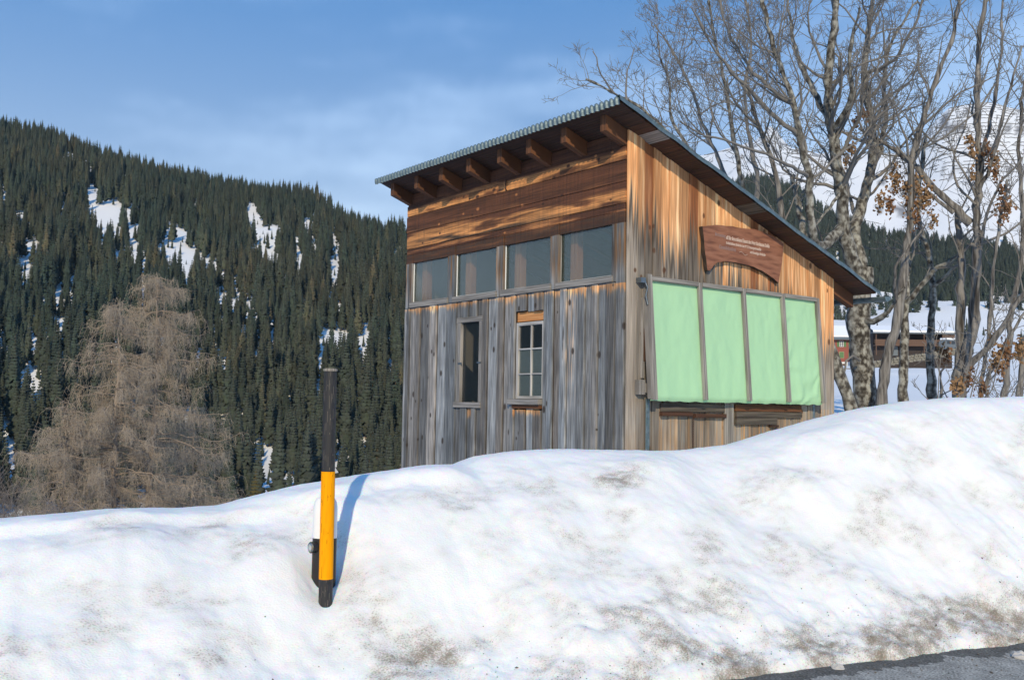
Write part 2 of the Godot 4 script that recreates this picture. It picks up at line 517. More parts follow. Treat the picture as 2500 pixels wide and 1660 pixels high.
func make_materials() -> void:
	var up_grain := grey_texture(noise_bytes(512, 512, 41, 0.12, 4, 1.0, 24.0), 512, 512)
	var bump_tile := noise_of(43, 0.05, 4).get_seamless_image(512, 22)
	bump_tile.resize(512, 512, Image.INTERPOLATE_CUBIC)
	T.grain = ImageTexture.create_from_image(bump_tile)
	M.front = wood(front_wall_texture(), up_grain, 0.9)
	M.side = wood(side_wall_texture(), up_grain, 0.9)
	# sawn timber, grain along the texture's second axis
	M.grey = wood(tile_texture(256, 512, Color8(96, 92, 88), Color8(176, 170, 163), 51, 0.10, 1.0, 24.0), T.grain, 0.3)
	M.grey_dark = wood(tile_texture(256, 512, Color8(52, 47, 43), Color8(122, 112, 100), 52, 0.10, 1.0, 24.0), T.grain, 0.3)
	M.brown = wood(tile_texture(256, 512, Color8(40, 27, 21), Color8(84, 55, 40), 53, 0.09, 1.0, 22.0), T.grain, 0.3)
	M.brown_b = wood(tile_texture(256, 512, Color8(48, 31, 23), Color8(102, 66, 46), 54, 0.09, 1.0, 22.0), T.grain, 0.3)
	M.rafter = wood(tile_texture(256, 512, Color8(66, 42, 29), Color8(138, 90, 57), 55, 0.09, 1.0, 22.0), T.grain, 0.3)
	M.orange = wood(tile_texture(256, 512, Color8(178, 112, 62), Color8(226, 168, 110), 56, 0.09, 1.0, 22.0), T.grain, 0.2)
	M.frame_paint = wood(tile_texture(256, 512, Color8(128, 122, 116), Color8(226, 224, 220), 57, 0.10, 1.0, 20.0), T.grain, 0.2)
	M.inside = surf(Color8(70, 52, 38))
	var zinc := tile_texture(256, 256, Color8(80, 98, 106), Color8(124, 142, 150), 58, 0.03)
	M.zinc = surf(Color.WHITE, 0.45, 0.35)
	M.zinc.albedo_texture = zinc
	M.zinc.uv1_triplanar = true
	M.zinc.uv1_scale = Vector3(1.5, 1.5, 1.5)
	M.steel = surf(Color8(120, 128, 134), 0.4, 0.8)
	M.rust = surf(Color8(84, 58, 44), 0.8, 0.3)
	M.glass = surf(Color(0.30, 0.36, 0.40, 0.10), 0.03)
	M.glass.transparency = BaseMaterial3D.TRANSPARENCY_ALPHA
	M.dusty = surf(Color(0.33, 0.41, 0.38, 0.17), 0.08)
	M.dusty.transparency = BaseMaterial3D.TRANSPARENCY_ALPHA
	M.smeary = surf(Color(0.5, 0.56, 0.56, 0.28), 0.08)
	M.smeary.transparency = BaseMaterial3D.TRANSPARENCY_ALPHA
	M.wire = surf(Color8(120, 130, 130), 0.5, 0.5)
	M.white_strip = surf(Color8(226, 228, 226), 0.6)
	M.fabric = surf(Color8(172, 216, 172), 0.8)
	M.fabric.backlight_enabled = true
	M.fabric.backlight = Color(0.10, 0.16, 0.10)
	M.sign = wood(tile_texture(512, 512, Color8(92, 56, 42), Color8(160, 112, 88), 62, 0.03, 6.0, 1.0, Color8(140, 92, 70)), T.grain, 0.1)
	M.sign_edge = wood(tile_texture(128, 128, Color8(34, 29, 26), Color8(82, 66, 54), 63, 0.05), T.grain, 0.4)
	M.letter = surf(Color8(208, 186, 172), 0.8)
	M.letter_old = surf(Color8(146, 122, 116), 0.8)
	M.stake_yellow = surf(Color8(255, 166, 0), 0.7)
	M.stake_yellow.metallic_specular = 0.25
	M.stake_yellow.albedo_texture = scuffed(64, Color8(255, 255, 255), Color8(96, 84, 70), 90)
	M.stake_black = wood(scuffed(65, Color8(40, 40, 43), Color8(128, 116, 102), 260), T.grain, 0.15, 0.6)
	M.white_plastic = surf(Color8(236, 238, 240), 0.35)
	M.black_plastic = surf(Color8(36, 34, 34), 0.45)
	M.reflector = surf(Color8(196, 206, 206), 0.12, 0.6)
	# snow
	var grainy := noise_of(71, 0.10, 4).get_seamless_image(512, 512)
	T.grainy = ImageTexture.create_from_image(grainy)
	M.snow = surf(Color8(242, 241, 239), 0.85)
	M.snow.vertex_color_use_as_albedo = true
	M.dirty_snow = surf(Color8(190, 186, 180), 0.9)
	# bark
	M.bark_maple = surf(Color.WHITE, 0.95)
	M.bark_maple.albedo_texture = tile_texture(512, 512, Color8(48, 43, 38), Color8(178, 178, 170), 81, 0.018, 1.0, 1.0, Color8(124, 120, 112), 1.8)
	M.bark_maple.uv1_triplanar = true
	M.bark_maple.uv1_scale = Vector3(1.1, 0.7, 1.1)
	relief(M.bark_maple, T.grainy, 1.2)
	M.bark_brown = surf(Color.WHITE, 0.95)
	M.bark_brown.albedo_texture = tile_texture(512, 512, Color8(58, 54, 51), Color8(152, 148, 143), 82, 0.022, 1.0, 4.0, Color8(109, 105, 101), 1.8)
	M.bark_brown.uv1_triplanar = true
	M.bark_brown.uv1_scale = Vector3(1.4, 0.5, 1.4)
	relief(M.bark_brown, T.grainy, 1.0)
	M.bark_thin = surf(Color8(124, 120, 115), 0.9)
	M.bark_twig = surf(Color8(104, 90, 82), 0.9)
	M.larch_bark = surf(Color8(150, 134, 118), 0.95)
	M.larch_twig = surf(Color8(180, 163, 142), 0.95)
	M.shrub = surf(Color8(134, 124, 116), 0.95)
	M.leaf_a = surf(Color8(142, 112, 80), 0.8)
	M.leaf_b = surf(Color8(124, 90, 62), 0.8)
	for m in [M.leaf_a, M.leaf_b]:
		m.backlight_enabled = true
		m.backlight = Color(0.16, 0.12, 0.08)
	M.spruce_trunk = surf(Color8(112, 94, 80), 0.95)
	M.spruce = surf(Color.WHITE, 0.95)
	M.spruce.vertex_color_use_as_albedo = true

# ---------------------------------------------------------------- ground

const RINGS := 250
const R0 := 6.5
const RSTEP := 0.0250
var az_cols := PackedFloat32Array()
var land := PackedFloat32Array()
var profiles := []

func ridge_profile(az: float, rr: float, e: float, near: Array) -> Array:
	var y := EYE.y + e / LENS * rr * cos(deg_to_rad(az))
	var p := near.duplicate()
	p.append_array([[rr, y], [rr * 1.25, y * 0.85], [3400.0, y * 0.85]])
	return [az, p]

func lift(az: float, list: Array) -> Array:   # pairs of distance and height above the horizon in photograph pixels
	var p := []
	for q in list:
		var r: float = far_off(q[0])
		p.append([r, EYE.y + q[1] / LENS * r * cos(deg_to_rad(az))])
	return p

func far_off(r: float) -> float:
	return r if r < 900.0 else 900.0 + (r - 900.0) * 0.62

func setup_profiles() -> void:
	var drop := [[6.5, -0.8], [9.0, -0.8], [13.0, -1.3], [22.0, -3.4], [45.0, -9.0], [120.0, -19.0], [230.0, -24.0], [320.0, -19.0]]
	var flat_ := [[6.5, -0.12], [60.0, -0.15], [300.0, 4.0], [1200.0, 30.0], [3400.0, 80.0]]
	profiles = [
		[-180.0, flat_], [-130.0, flat_],
		ridge_profile(-105.0, 1100, 420, drop), ridge_profile(-70.0, 1150, 620, drop), ridge_profile(-45.0, 1150, 660, drop),
		ridge_profile(-27.2, 1080, 664, drop), ridge_profile(-16.5, 980, 530, drop), ridge_profile(-11.9, 900, 511, drop), ridge_profile(-9.35, 850, 446, drop), ridge_profile(-6.2, 790, 405, drop),
		ridge_profile(0.0, 760, 300, [[6.5, -0.5], [9.0, -0.3], [13.0, 0.2], [18.0, 0.0], [45.0, -5.0], [120.0, -9.0], [300.0, -5.0]]),
		[5.9, [[6.5, -0.5], [9.3, -0.4], [11.0, 0.6], [45.0, 1.0]] + lift(5.9, [[300, 60], [900, 190], [2400, 330], [3800, 420], [4700, 330], [7600, 200]])],
	]
	var near := [[6.5, -0.5], [9.3, -0.4], [10.6, 0.9], [14.0, 1.35], [20.0, 1.7], [60.0, 3.3]]
	profiles.append([10.5, near + lift(10.5, [[150, 88], [270, 117], [500, 140], [900, 200], [1300, 255], [1800, 400], [2300, 520], [3000, 585], [3800, 640], [4700, 500], [7600, 300]])])
	profiles.append([13.6, near + lift(13.6, [[150, 88], [270, 117], [500, 140], [900, 200], [1300, 255], [1800, 420], [2300, 572], [3000, 640], [3800, 668], [4700, 500], [7600, 300]])])
	profiles.append([14.6, near + lift(14.6, [[150, 88], [270, 117], [500, 140], [900, 200], [1300, 255], [1800, 420], [2300, 575], [3000, 655], [3800, 716], [4700, 560], [7600, 300]])])
	profiles.append([15.8, near + lift(15.8, [[150, 88], [270, 117], [500, 140], [900, 200], [1300, 255], [1800, 415], [2300, 560], [3000, 620], [3800, 662], [4700, 500], [7600, 300]])])
	profiles.append([18.6, near + lift(18.6, [[150, 88], [270, 116], [500, 140], [900, 195], [1300, 255], [1800, 390], [2300, 500], [3000, 580], [3800, 655], [4700, 500], [7600, 300]])])
	profiles.append([21.6, near + lift(21.6, [[150, 88], [270, 115], [500, 140], [900, 190], [1300, 260], [1700, 340], [2100, 415], [3000, 560], [3800, 660], [4700, 520], [7600, 300]])])
	profiles.append([24.0, near + lift(24.0, [[150, 88], [270, 115], [500, 140], [900, 190], [1300, 260], [1700, 340], [2100, 415], [3000, 615], [3800, 786], [4700, 620], [7600, 300]])])
	profiles.append([25.6, near + lift(25.6, [[150, 88], [270, 115], [500, 140], [900, 190], [1300, 260], [1700, 340], [2100, 415], [3000, 625], [3800, 802], [4700, 640], [7600, 300]])])
	profiles.append([27.6, near + lift(27.6, [[150, 88], [270, 115], [500, 140], [900, 190], [1300, 260], [1700, 340], [2100, 415], [3000, 615], [3800, 782], [4700, 620], [7600, 300]])])
	profiles.append([34.0, near + lift(34.0, [[150, 80], [270, 105], [500, 130], [900, 180], [1300, 250], [2100, 380], [3800, 650], [4700, 500], [7600, 300]])])
	profiles.append([55.0, [[6.5, -0.1], [40.0, -0.1], [200.0, 6.0], [1200.0, 90.0], [2700.0, 420.0], [3400.0, 400.0]]])
	profiles.append([80.0, flat_])
	profiles.append([180.0, flat_])

func ring(j: int) -> float:
	return R0 * exp(j * RSTEP)

func build_terrain() -> void:
	setup_profiles()
	var a := -180.0
	while a < 180.01:
		az_cols.append(a)
		a += 4.0 if a < -120.0 or a >= 50.0 else 1.0 if a < -33.5 or a >= 34.0 else 0.2
	var keyed := []
	for p in profiles:
		var xs := []
		var ys := []
		for q in p[1]:
			xs.append(q[0]); ys.append(q[1])
		var col := PackedFloat32Array()
		for j in RINGS:
			col.append(lut(ring(j), xs, ys))
		# soften the joints of the profile
		for pass_ in 2:
			var c2 := col.duplicate()
			for j in range(2, RINGS - 2):
				c2[j] = (col[j - 2] + col[j - 1] * 2 + col[j] * 3 + col[j + 1] * 2 + col[j + 2]) / 9.0
			col = c2
		keyed.append(col)
	var hill := noise_of(101, 1.0 / 260.0, 4)
	var crag := noise_of(102, 1.0 / 420.0, 5)
	crag.fractal_type = FastNoiseLite.FRACTAL_RIDGED
	var dune := noise_of(103, 1.0 / 26.0, 3)
	var rocky := noise_of(104, 1.0 / 60.0, 4)
	var n := az_cols.size()
	land.resize(n * RINGS)
	var mb := MB.new()
	mb.v.resize(n * RINGS); mb.n.resize(n * RINGS); mb.uv.resize(n * RINGS); mb.c.resize(n * RINGS)
	for i in n:
		var az := az_cols[i]
		var k := 0
		while k < profiles.size() - 2 and az > profiles[k + 1][0]:
			k += 1
		var f := clampf((az - profiles[k][0]) / (profiles[k + 1][0] - profiles[k][0]), 0.0, 1.0)
		f = lerpf(f, smoothstep(0.0, 1.0, f), 0.6)
		var sa := sin(deg_to_rad(az))
		var ca := cos(deg_to_rad(az))
		for j in RINGS:
			var r := ring(j)
			var x := sa * r
			var z := -ca * r
			var y := lerpf(keyed[k][j], keyed[k + 1][j], f)
			y += dune.get_noise_2d(x, z) * 0.004 * minf(r, 120.0) * smoothstep(9.0, 30.0, r)
			y += hill.get_noise_2d(x, z) * 0.011 * r * smoothstep(120.0, 420.0, r) * (1.0 - 0.8 * smoothstep(1500.0, 2000.0, r))
			if az > 3.0 and az < 60.0:
				y += (crag.get_noise_2d(x, z) - 0.3) * 13.0 * smoothstep(1760.0, 2390.0, r) * (1.0 - smoothstep(18.0, 22.0, az))
			land[i * RINGS + j] = y
			mb.v[i * RINGS + j] = Vector3(x, y, z)
			mb.uv[i * RINGS + j] = Vector2(x, z) * 0.1
	var rock := Color(0.16, 0.15, 0.15)
	for i in n:
		for j in RINGS:
			var id := i * RINGS + j
			var px: Vector3 = mb.v[mini(i + 1, n - 1) * RINGS + j] - mb.v[maxi(i - 1, 0) * RINGS + j]
			var pz: Vector3 = mb.v[i * RINGS + mini(j + 1, RINGS - 1)] - mb.v[i * RINGS + maxi(j - 1, 0)]
			var nn := px.cross(pz).normalized()
			mb.n[id] = nn
			var c := Color.WHITE
			var r := ring(j)
			if r > 1780.0 and az_cols[i] > 3.0 and az_cols[i] < 60.0:
				var p := mb.v[id]
				var bare := smoothstep(0.30, 0.42, rocky.get_noise_2d(p.x, p.z + p.y * 2.5) + (0.86 - nn.y) * 0.9 - 0.05)
				c = c.lerp(rock, bare * 0.9)
			mb.c[id] = c
	for i in n - 1:
		for j in RINGS - 1:
			var b := i * RINGS + j
			mb.ix.append_array([b, b + 1, b + RINGS + 1, b, b + RINGS + 1, b + RINGS])
	var o := put(mb, "snow_terrain", M.snow)
	structure(o, "snow covered valley, hillside and mountains around the hut", "terrain")

func land_y(x: float, z: float) -> float:
	var r := sqrt(x * x + z * z)
	var az := rad_to_deg(atan2(x, -z))
	var jf := clampf(log(r / R0) / RSTEP, 0.0, RINGS - 1.001)
	var lo := 0
	var hi := az_cols.size() - 1
	while hi - lo > 1:
		var m := (lo + hi) / 2
		if az_cols[m] <= az: lo = m
		else: hi = m
	var f := clampf((az - az_cols[lo]) / (az_cols[hi] - az_cols[lo]), 0.0, 1.0)
	var j := int(jf)
	var g := jf - j
	return lerpf(lerpf(land[lo * RINGS + j], land[lo * RINGS + j + 1], g), lerpf(land[hi * RINGS + j], land[hi * RINGS + j + 1], g), f)

const FOOT := 4.92

func build_road() -> void:
	var w := 1024
	var h := 1024
	var fine := noise_bytes(w, h, 111, 0.32, 2)
	var mid := noise_bytes(w, h, 112, 0.03, 4)
	var o := PackedByteArray()
	o.resize(w * h * 3)
	var shore := noise_of(113, 0.02, 4)
	for j in h:
		for i in w:
			var k := j * w + i
			var s: float = 162.0 + (fine[k] - 128) * 0.5 + (mid[k] - 128) * 0.16
			if fine[k] > 214: s += 42.0
			# meltwater from the bank has wetted the asphalt beside it
			var line := 0.36 + 0.16 * shore.get_noise_2d(i * 0.9, 7.0) + 0.05 * shore.get_noise_2d(i * 4.0, 40.0)
			var t := (1.0 - (j + 0.5) / h) * 6.0
			if t < line: s *= 0.66
			o[k * 3] = clampi(int(s), 0, 255); o[k * 3 + 1] = clampi(int(s * 0.98), 0, 255); o[k * 3 + 2] = clampi(int(s * 0.93), 0, 255)
	var m := surf(Color.WHITE, 0.95)
	m.metallic_specular = 0.2
	m.albedo_texture = ImageTexture.create_from_image(Image.create_from_data(w, h, false, Image.FORMAT_RGB8, o))
	relief(m, grey_texture(fine, w, h), 0.5)
	var mb := MB.new()
	# texture: 6 m along by 6 m across; the wet edge lies on the bank's side
	for seg in 26:
		var s0 := -60.0 + seg * 6.0
		for band in 2:
			var t0 := FOOT + 0.2 - band * 6.0
			var a := ALONG * s0 + ACROSS * t0
			var b := ALONG * (s0 + 6.0) + ACROSS * t0
			var c := ALONG * (s0 + 6.0) + ACROSS * (t0 - 6.0)
			var d := ALONG * s0 + ACROSS * (t0 - 6.0)
			var v0 := 1.0 if band == 0 else 0.02
			var v1 := 0.02 if band == 0 else 0.90
			mb.quad(a, b, c, d, Vector3(0, -5, 0) + (a + c) * 0.5, Vector2(0, v0), Vector2(1, v0), Vector2(1, v1), Vector2(0, v1))
	var road := put(mb, "road", m)
	structure(road, "grey asphalt road with a wet edge along the snow bank", "road")

# the bank that the snow plough threw up: a height for every place along (s) and across (t) the road
const RS := [-3.0, -0.44, 0.02, 0.4, 0.8, 1.08, 1.37, 1.66, 1.92, 2.32, 2.67, 2.89, 3.04, 3.34, 3.81, 4.39, 4.74, 5.1, 5.56, 5.98, 6.28, 6.63, 7.05, 7.59, 8.14, 9.07, 10.0, 13.0]
const RH := [0.84, 0.86, 0.877, 0.904, 0.89, 0.90, 0.966, 1.025, 1.059, 1.112, 1.148, 1.151, 1.209, 1.247, 1.258, 1.252, 1.24, 1.257, 1.305, 1.41, 1.479, 1.562, 1.64, 1.711, 1.751, 1.781, 1.8, 1.8]
var bank_noise := []

func bank_foot(s: float) -> float:
	return FOOT + bank_noise[0].get_noise_1d(s * 30.0) * 0.08 + bank_noise[0].get_noise_1d(s * 150.0) * 0.035

func bank_y(s: float, t: float) -> float:
	var foot := bank_foot(s)
	var h := lut(s, RS, RH)
	var tr := lerpf(6.85, 7.12, clampf(s / 3.0, 0.0, 1.0))
	var q := (t - foot) / (tr - foot)
	var y := 0.0
	if q <= 0.0:
		return -0.03 - 0.3 * minf(1.0, -q * 6.0)
	var brim: float = 0.035 + 0.02 * bank_noise[0].get_noise_1d(s * 90.0 + 400.0)
	var lip := brim * smoothstep(0.0, 0.022, q)
	if q < 1.0:
		# rises from a low lip, steepest half way, rounds over at the top
		var rise := lerpf(sin(q * PI * 0.5), smoothstep(0.0, 1.0, q), 0.5)
		y = lip + (h - brim) * rise
	else:
		var back := t - tr
		var fall := lut(s, [0.0, 2.5, 5.0, 7.0, 8.5, 10.0, 12.0], [0.60, 0.42, 0.38, 0.36, 0.26, 0.10, 0.03])
		y = h - fall * back * back / (back + 0.5)
	# lumps, shovelled ledges and the softer cap
	var p := ALONG * s + ACROSS * t
	var face := smoothstep(0.0, 0.12, q) * (1.0 - smoothstep(0.75, 1.0, q))
	var n0: float = bank_noise[1].get_noise_2d(s, t * 1.2)
	var n1: float = bank_noise[2].get_noise_2d(s, t)
	var n2: float = bank_noise[3].get_noise_2d(s, t)
	y += n0 * 0.12 * face + n1 * (0.008 + 0.022 * face) * smoothstep(0.0, 0.06, q) + n2 * (0.0015 + 0.004 * face + 0.012 * smoothstep(0.25, 0.02, q)) * smoothstep(0.0, 0.02, q)
	var clod: float = absf(bank_noise[4].get_noise_2d(s, t))
	y += (clod - 0.25) * 0.025 * face + (absf(bank_noise[5].get_noise_2d(s, t)) - 0.2) * (0.006 + 0.026 * smoothstep(0.45, 0.1, q)) * smoothstep(0.0, 0.05, q)
	if s < 3.2:    # an overhanging ledge below the cap on the low end
		var lq: float = 0.80 + 0.05 * bank_noise[1].get_noise_1d(s * 1.7)
		y += 0.05 * smoothstep(lq - 0.05, lq + 0.015, q) * (1.0 - smoothstep(lq + 0.02, 1.0, q)) * smoothstep(3.2, 2.4, s)
	# the hollow that the posts have melted
	var dx := p.x + 1.11
	var dz := p.z + 6.02
	y -= 0.125 * exp(-(pow(dx / 0.13, 2.0) + pow((dz + 0.08) / 0.22, 2.0)))
	y += 0.07 * exp(-(pow((p.x + 1.45) / 0.2, 2.0) + pow((p.z + 5.95) / 0.3, 2.0)))
	return y

# brown road dirt on the bank: [along, across, half length, half width, strength]
const DIRT := [[3.78,6.47,0.27,0.12,0.5],[3.97,6.42,0.17,0.08,0.4],[3.9,6.14,0.16,0.03,0.5],[3.26,5.99,0.08,0.06,0.45],[3.36,5.88,0.07,0.04,0.3],[2.41,5.5,0.15,0.06,0.55],[2.44,5.42,0.15,0.06,0.5],[2.14,5.41,0.13,0.08,0.5],[2.3,5.39,0.11,0.05,0.4],[1.82,5.31,0.13,0.07,0.45],[1.81,5.18,0.03,0.03,0.6],[2.17,5.09,0.03,0.03,0.6],[3.54,5.38,0.2,0.05,0.6],[3.27,5.39,0.14,0.04,0.5],[2.11,6.29,0.12,0.1,0.25],[2.6,6.27,0.14,0.11,0.3],[1.66,5.48,0.12,0.06,0.4],[1.81,5.6,0.07,0.04,0.35],[3.08,5.04,0.09,0.04,0.3],[3.42,4.95,0.15,0.07,0.5],[3.42,6.22,0.04,0.03,0.5],[1.98,5.4,0.13,0.06,0.35],[4.8,5.93,0.15,0.07,0.55],[4.34,5.74,0.14,0.06,0.5],[4.47,5.68,0.08,0.04,0.5],[5.28,5.81,0.12,0.07,0.4],[5.85,5.82,0.11,0.06,0.5],[6.1,5.76,0.15,0.05,0.35],[6.15,6.01,0.08,0.05,0.35],[5.28,5.55,0.08,0.08,0.4],[5.54,5.43,0.1,0.04,0.45],[4.38,5.45,0.06,0.04,0.55],[4.1,5.39,0.11,0.09,0.4],[6.26,5.19,0.1,0.06,0.5],[6.32,5.1,0.18,0.08,0.9],[6.65,5.21,0.09,0.05,0.9],[6.16,5.07,0.08,0.06,0.6],[5.27,5.09,0.14,0.07,0.9],[5.43,5.04,0.08,0.04,0.7],[4.53,5.05,0.09,0.05,0.5],[4.23,5.15,0.09,0.06,0.4],[5.04,5.06,0.07,0.05,0.5],[5.84,5.11,0.07,0.03,0.45],[3.84,5.07,0.11,0.05,0.5],[4.69,5.03,0.13,0.07,0.5],[5.17,5.98,0.22,0.09,0.25],[6.29,5.32,0.15,0.04,0.3],[0.77,5.4,0.12,0.07,0.5],[0.86,5.41,0.06,0.04,0.45],[1.32,5.46,0.13,0.06,0.45],[0.01,5.47,0.11,0.06,0.4],[-0.08,5.41,0.07,0.06,0.35],[0.98,5.8,0.08,0.04,0.3],[0.52,6.33,0.03,0.03,0.7],[0.39,6.35,0.04,0.03,0.4],[0.1,6.32,0.03,0.03,0.35],[1.35,6.55,0.11,0.04,0.3],[1.46,6.52,0.05,0.04,0.25],[0.93,6.43,0.1,0.03,0.3],[1.46,6.28,0.05,0.09,0.35],[-0.05,5.91,0.06,0.03,0.3],[0.15,5.96,0.06,0.03,0.3],[1.12,6.19,0.09,0.09,0.2],[1.45,5.77,0.03,0.09,0.35],[-0.15,6.02,0.05,0.12,0.2]]

func build_bank() -> void:
	bank_noise = [noise_of(121, 0.02, 3), noise_of(122, 0.5, 2), noise_of(123, 1.5, 2), noise_of(124, 9.0, 3), noise_of(128, 1.1, 3), noise_of(129, 3.6, 3)]
	var s0 := -3.0
	var s1 := 13.0
	var t0 := FOOT - 0.12
	var t1 := 10.0
	# dirt: coarse patches first, then speckle; the picture covers the face that the road sees
	var ts0 := -1.2
	var ts1 := 10.4
	var tt1 := 7.9
	var lw := 512
	var lh := 160
	var cloudy := noise_of(125, 1.3, 4)
	var low := PackedByteArray()
	low.resize(lw * lh)
	for j in lh:
		var t := t0 + (tt1 - t0) * (j + 0.5) / lh
		for i in lw:
			var s := ts0 + (ts1 - ts0) * (i + 0.5) / lw
			var cn := cloudy.get_noise_2d(s, t * 1.6)
			var q := (t - FOOT) / 2.1
			var d := 0.36 * smoothstep(-0.25, 0.5, cn) * (1.0 - smoothstep(0.7, 0.95, q))
			# the plough's last pass left a brown rim along the asphalt
			d += (0.62 * smoothstep(0.16, 0.0, q) + 0.22 * smoothstep(0.40, 0.10, q)) * (0.6 + 1.5 * cn) * smoothstep(1.8, 4.5, s) + 0.14 * smoothstep(0.2, 0.0, q)
			for e in DIRT:
				var x: float = (s - e[0]) / e[2] + cn * 0.5
				var y: float = (t - e[1]) / e[3] - cn * 0.5
				var f := x * x + y * y
				if f < 6.0:
					d += 0.7 * e[4] * exp(-f * 0.55) * (0.75 + 0.9 * cn)
			low[j * lw + i] = int(clampf(d, 0.0, 1.0) * 255.0)
	var im := Image.create_from_data(lw, lh, false, Image.FORMAT_L8, low)
	var w := 2048
	var h := 1024
	im.resize(w, h, Image.INTERPOLATE_CUBIC)
	low = im.get_data()
	var speck := noise_bytes(w, h, 126, 0.36, 2)
	var clump := noise_bytes(w, h, 127, 0.035, 4)
	var o := PackedByteArray()
	o.resize(w * h * 3)
	for k in w * h:
		var d: float = low[k] / 255.0
		var sp: float = clampf((speck[k] + clump[k] * 0.35 - 256.0 + d * 130.0) / 60.0, 0.0, 1.0) * minf(1.0, d * 3.0)
		var film := clampf(d * 0.27 + (clump[k] - 128) / 480.0 * d, 0.0, 0.5)
		var f := clampf(film + sp * 0.36, 0.0, 0.85)
		o[k * 3] = int(lerpf(245, 116, f)); o[k * 3 + 1] = int(lerpf(244, 103, f)); o[k * 3 + 2] = int(lerpf(240, 86, f))
	var m := surf(Color.WHITE, 0.8)
	m.albedo_texture = ImageTexture.create_from_image(Image.create_from_data(w, h, false, Image.FORMAT_RGB8, o))
	m.texture_repeat = false
	relief(m, grey_texture(speck, w, h), 0.35)
	m.subsurf_scatter_enabled = true
	m.subsurf_scatter_strength = 0.8
	var nx := 760
	var nt := 240
	var mb := MB.new()
	mb.v.resize((nx + 1) * (nt + 1)); mb.n.resize((nx + 1) * (nt + 1)); mb.uv.resize((nx + 1) * (nt + 1))
	for i in nx + 1:
		var s := lerpf(s0, s1, float(i) / nx)
		for j in nt + 1:
			var g := float(j) / nt
			var t := lerpf(t0, t0 + 2.6, g / 0.78) if g < 0.78 else lerpf(t0 + 2.6, t1, (g - 0.78) / 0.22)
			var id := i * (nt + 1) + j
			var b := ALONG * s + ACROSS * t
			mb.v[id] = Vector3(b.x, bank_y(s, t), b.z)
			mb.uv[id] = Vector2((s - ts0) / (ts1 - ts0), (t - t0) / (tt1 - t0))
	var row := nt + 1
	for i in nx + 1:
		for j in row:
			var px: Vector3 = mb.v[mini(i + 1, nx) * row + j] - mb.v[maxi(i - 1, 0) * row + j]
			var pz: Vector3 = mb.v[i * row + mini(j + 1, nt)] - mb.v[i * row + maxi(j - 1, 0)]
			mb.n[i * row + j] = px.cross(pz).normalized()
	for i in nx:
		for j in nt:
			var b := i * row + j
			mb.ix.append_array([b, b + 1, b + row + 1, b, b + row + 1, b + row])
	var bank := put(mb, "snow_bank", m)
	structure(bank, "ploughed snow bank, dirty brown along the road", "snow bank")

# grit and lumps of snow that lie along the foot of the bank
func build_grit() -> void:
	rng.seed = 91
	var st := MB.new()
	var ring5 := []
	for k in 6:
		ring5.append(Vector3(cos(TAU * k / 6.0), 0.0, sin(TAU * k / 6.0)))
	for k in 6:
		st.tri(ring5[k], ring5[(k + 1) % 6], Vector3(0.1, 0.7, 0.0), Vector3.ZERO)
		st.tri(ring5[k], ring5[(k + 1) % 6], Vector3(0, -0.5, 0), Vector3.ZERO)
	var mm := MultiMesh.new()
	mm.transform_format = MultiMesh.TRANSFORM_3D
	mm.mesh = st.mesh(surf(Color8(112, 104, 94), 0.95))
	mm.instance_count = 1500
	for k in 1500:
		var s := rng.randf_range(0.5, 9.5)
		var t := FOOT + (rng.randfn() * 0.16 if k % 2 else absf(rng.randfn()) * 0.30)
		if k % 3 == 0: t = FOOT - absf(rng.randfn()) * 0.8
		var y := maxf(0.004, bank_y(s, t))
		var z := rng.randf_range(0.002, 0.007) * (2.0 if rng.randf() < 0.06 else 1.0)
		var p := ALONG * s + ACROSS * t
		mm.set_instance_transform(k, Transform3D(Basis(Vector3(rng.randfn(), rng.randfn(), rng.randfn()).normalized(), rng.randf() * TAU).scaled(Vector3(z, z * 0.7, z * 1.2)), Vector3(p.x, y, p.z)))
	var o := MultiMeshInstance3D.new()
	o.name = "road_grit"
	o.multimesh = mm
	add_child(o)
	tag(o, "scattered brown road grit along the foot of the snow bank", "grit", "", "stuff")
	var says := ["small grey snow lump on the road at the right edge", "tiny dirty snow lump on the asphalt in the middle of the road edge", "flat dirty snow lump on the asphalt nearest the camera"]
	var at_ := [[5.9, 4.62, 0.055], [4.55, 4.86, 0.04], [4.2, 4.55, 0.035]]
	for k in 3:
		var nz := noise_of(300 + k, 1.2, 3)
		var mb := MB.new()
		var n := 14
		var pts := []
		for i in n + 1:
			for j in n / 2 + 1:
				var a := TAU * i / n
				var e := PI * j / n
				var d := Vector3(cos(a) * sin(e), cos(e) * 0.6, sin(a) * sin(e))
				if i == n: d = Vector3(sin(e), cos(e) * 0.6, 0)
				pts.append(d * at_[k][2] * (1.0 + 0.5 * nz.get_noise_3d(d.x, d.y, d.z)))
		var row := n / 2 + 1
		for i in n:
			for j in row - 1:
				mb.quad(pts[i * row + j], pts[i * row + j + 1], pts[(i + 1) * row + j + 1], pts[(i + 1) * row + j], Vector3.ZERO)
		var c := put(mb, numbered("snow_lump"), M.dirty_snow)
		c.position = ALONG * at_[k][0] + ACROSS * at_[k][1] + Vector3(0, 0.002, 0)
		tag(c, says[k], "snow lump", "snow lumps on the road")

# ---------------------------------------------------------------- the hut
# own axes: the front wall lies in x = 0 and runs towards -z (u), the side wall in z = 0 and runs towards +x (v)

const PITCH := 0.349
const EAVE := 4.574

func on_front(u: float, y: float, out: float) -> Vector3:
	return Vector3(-out, y, -u)

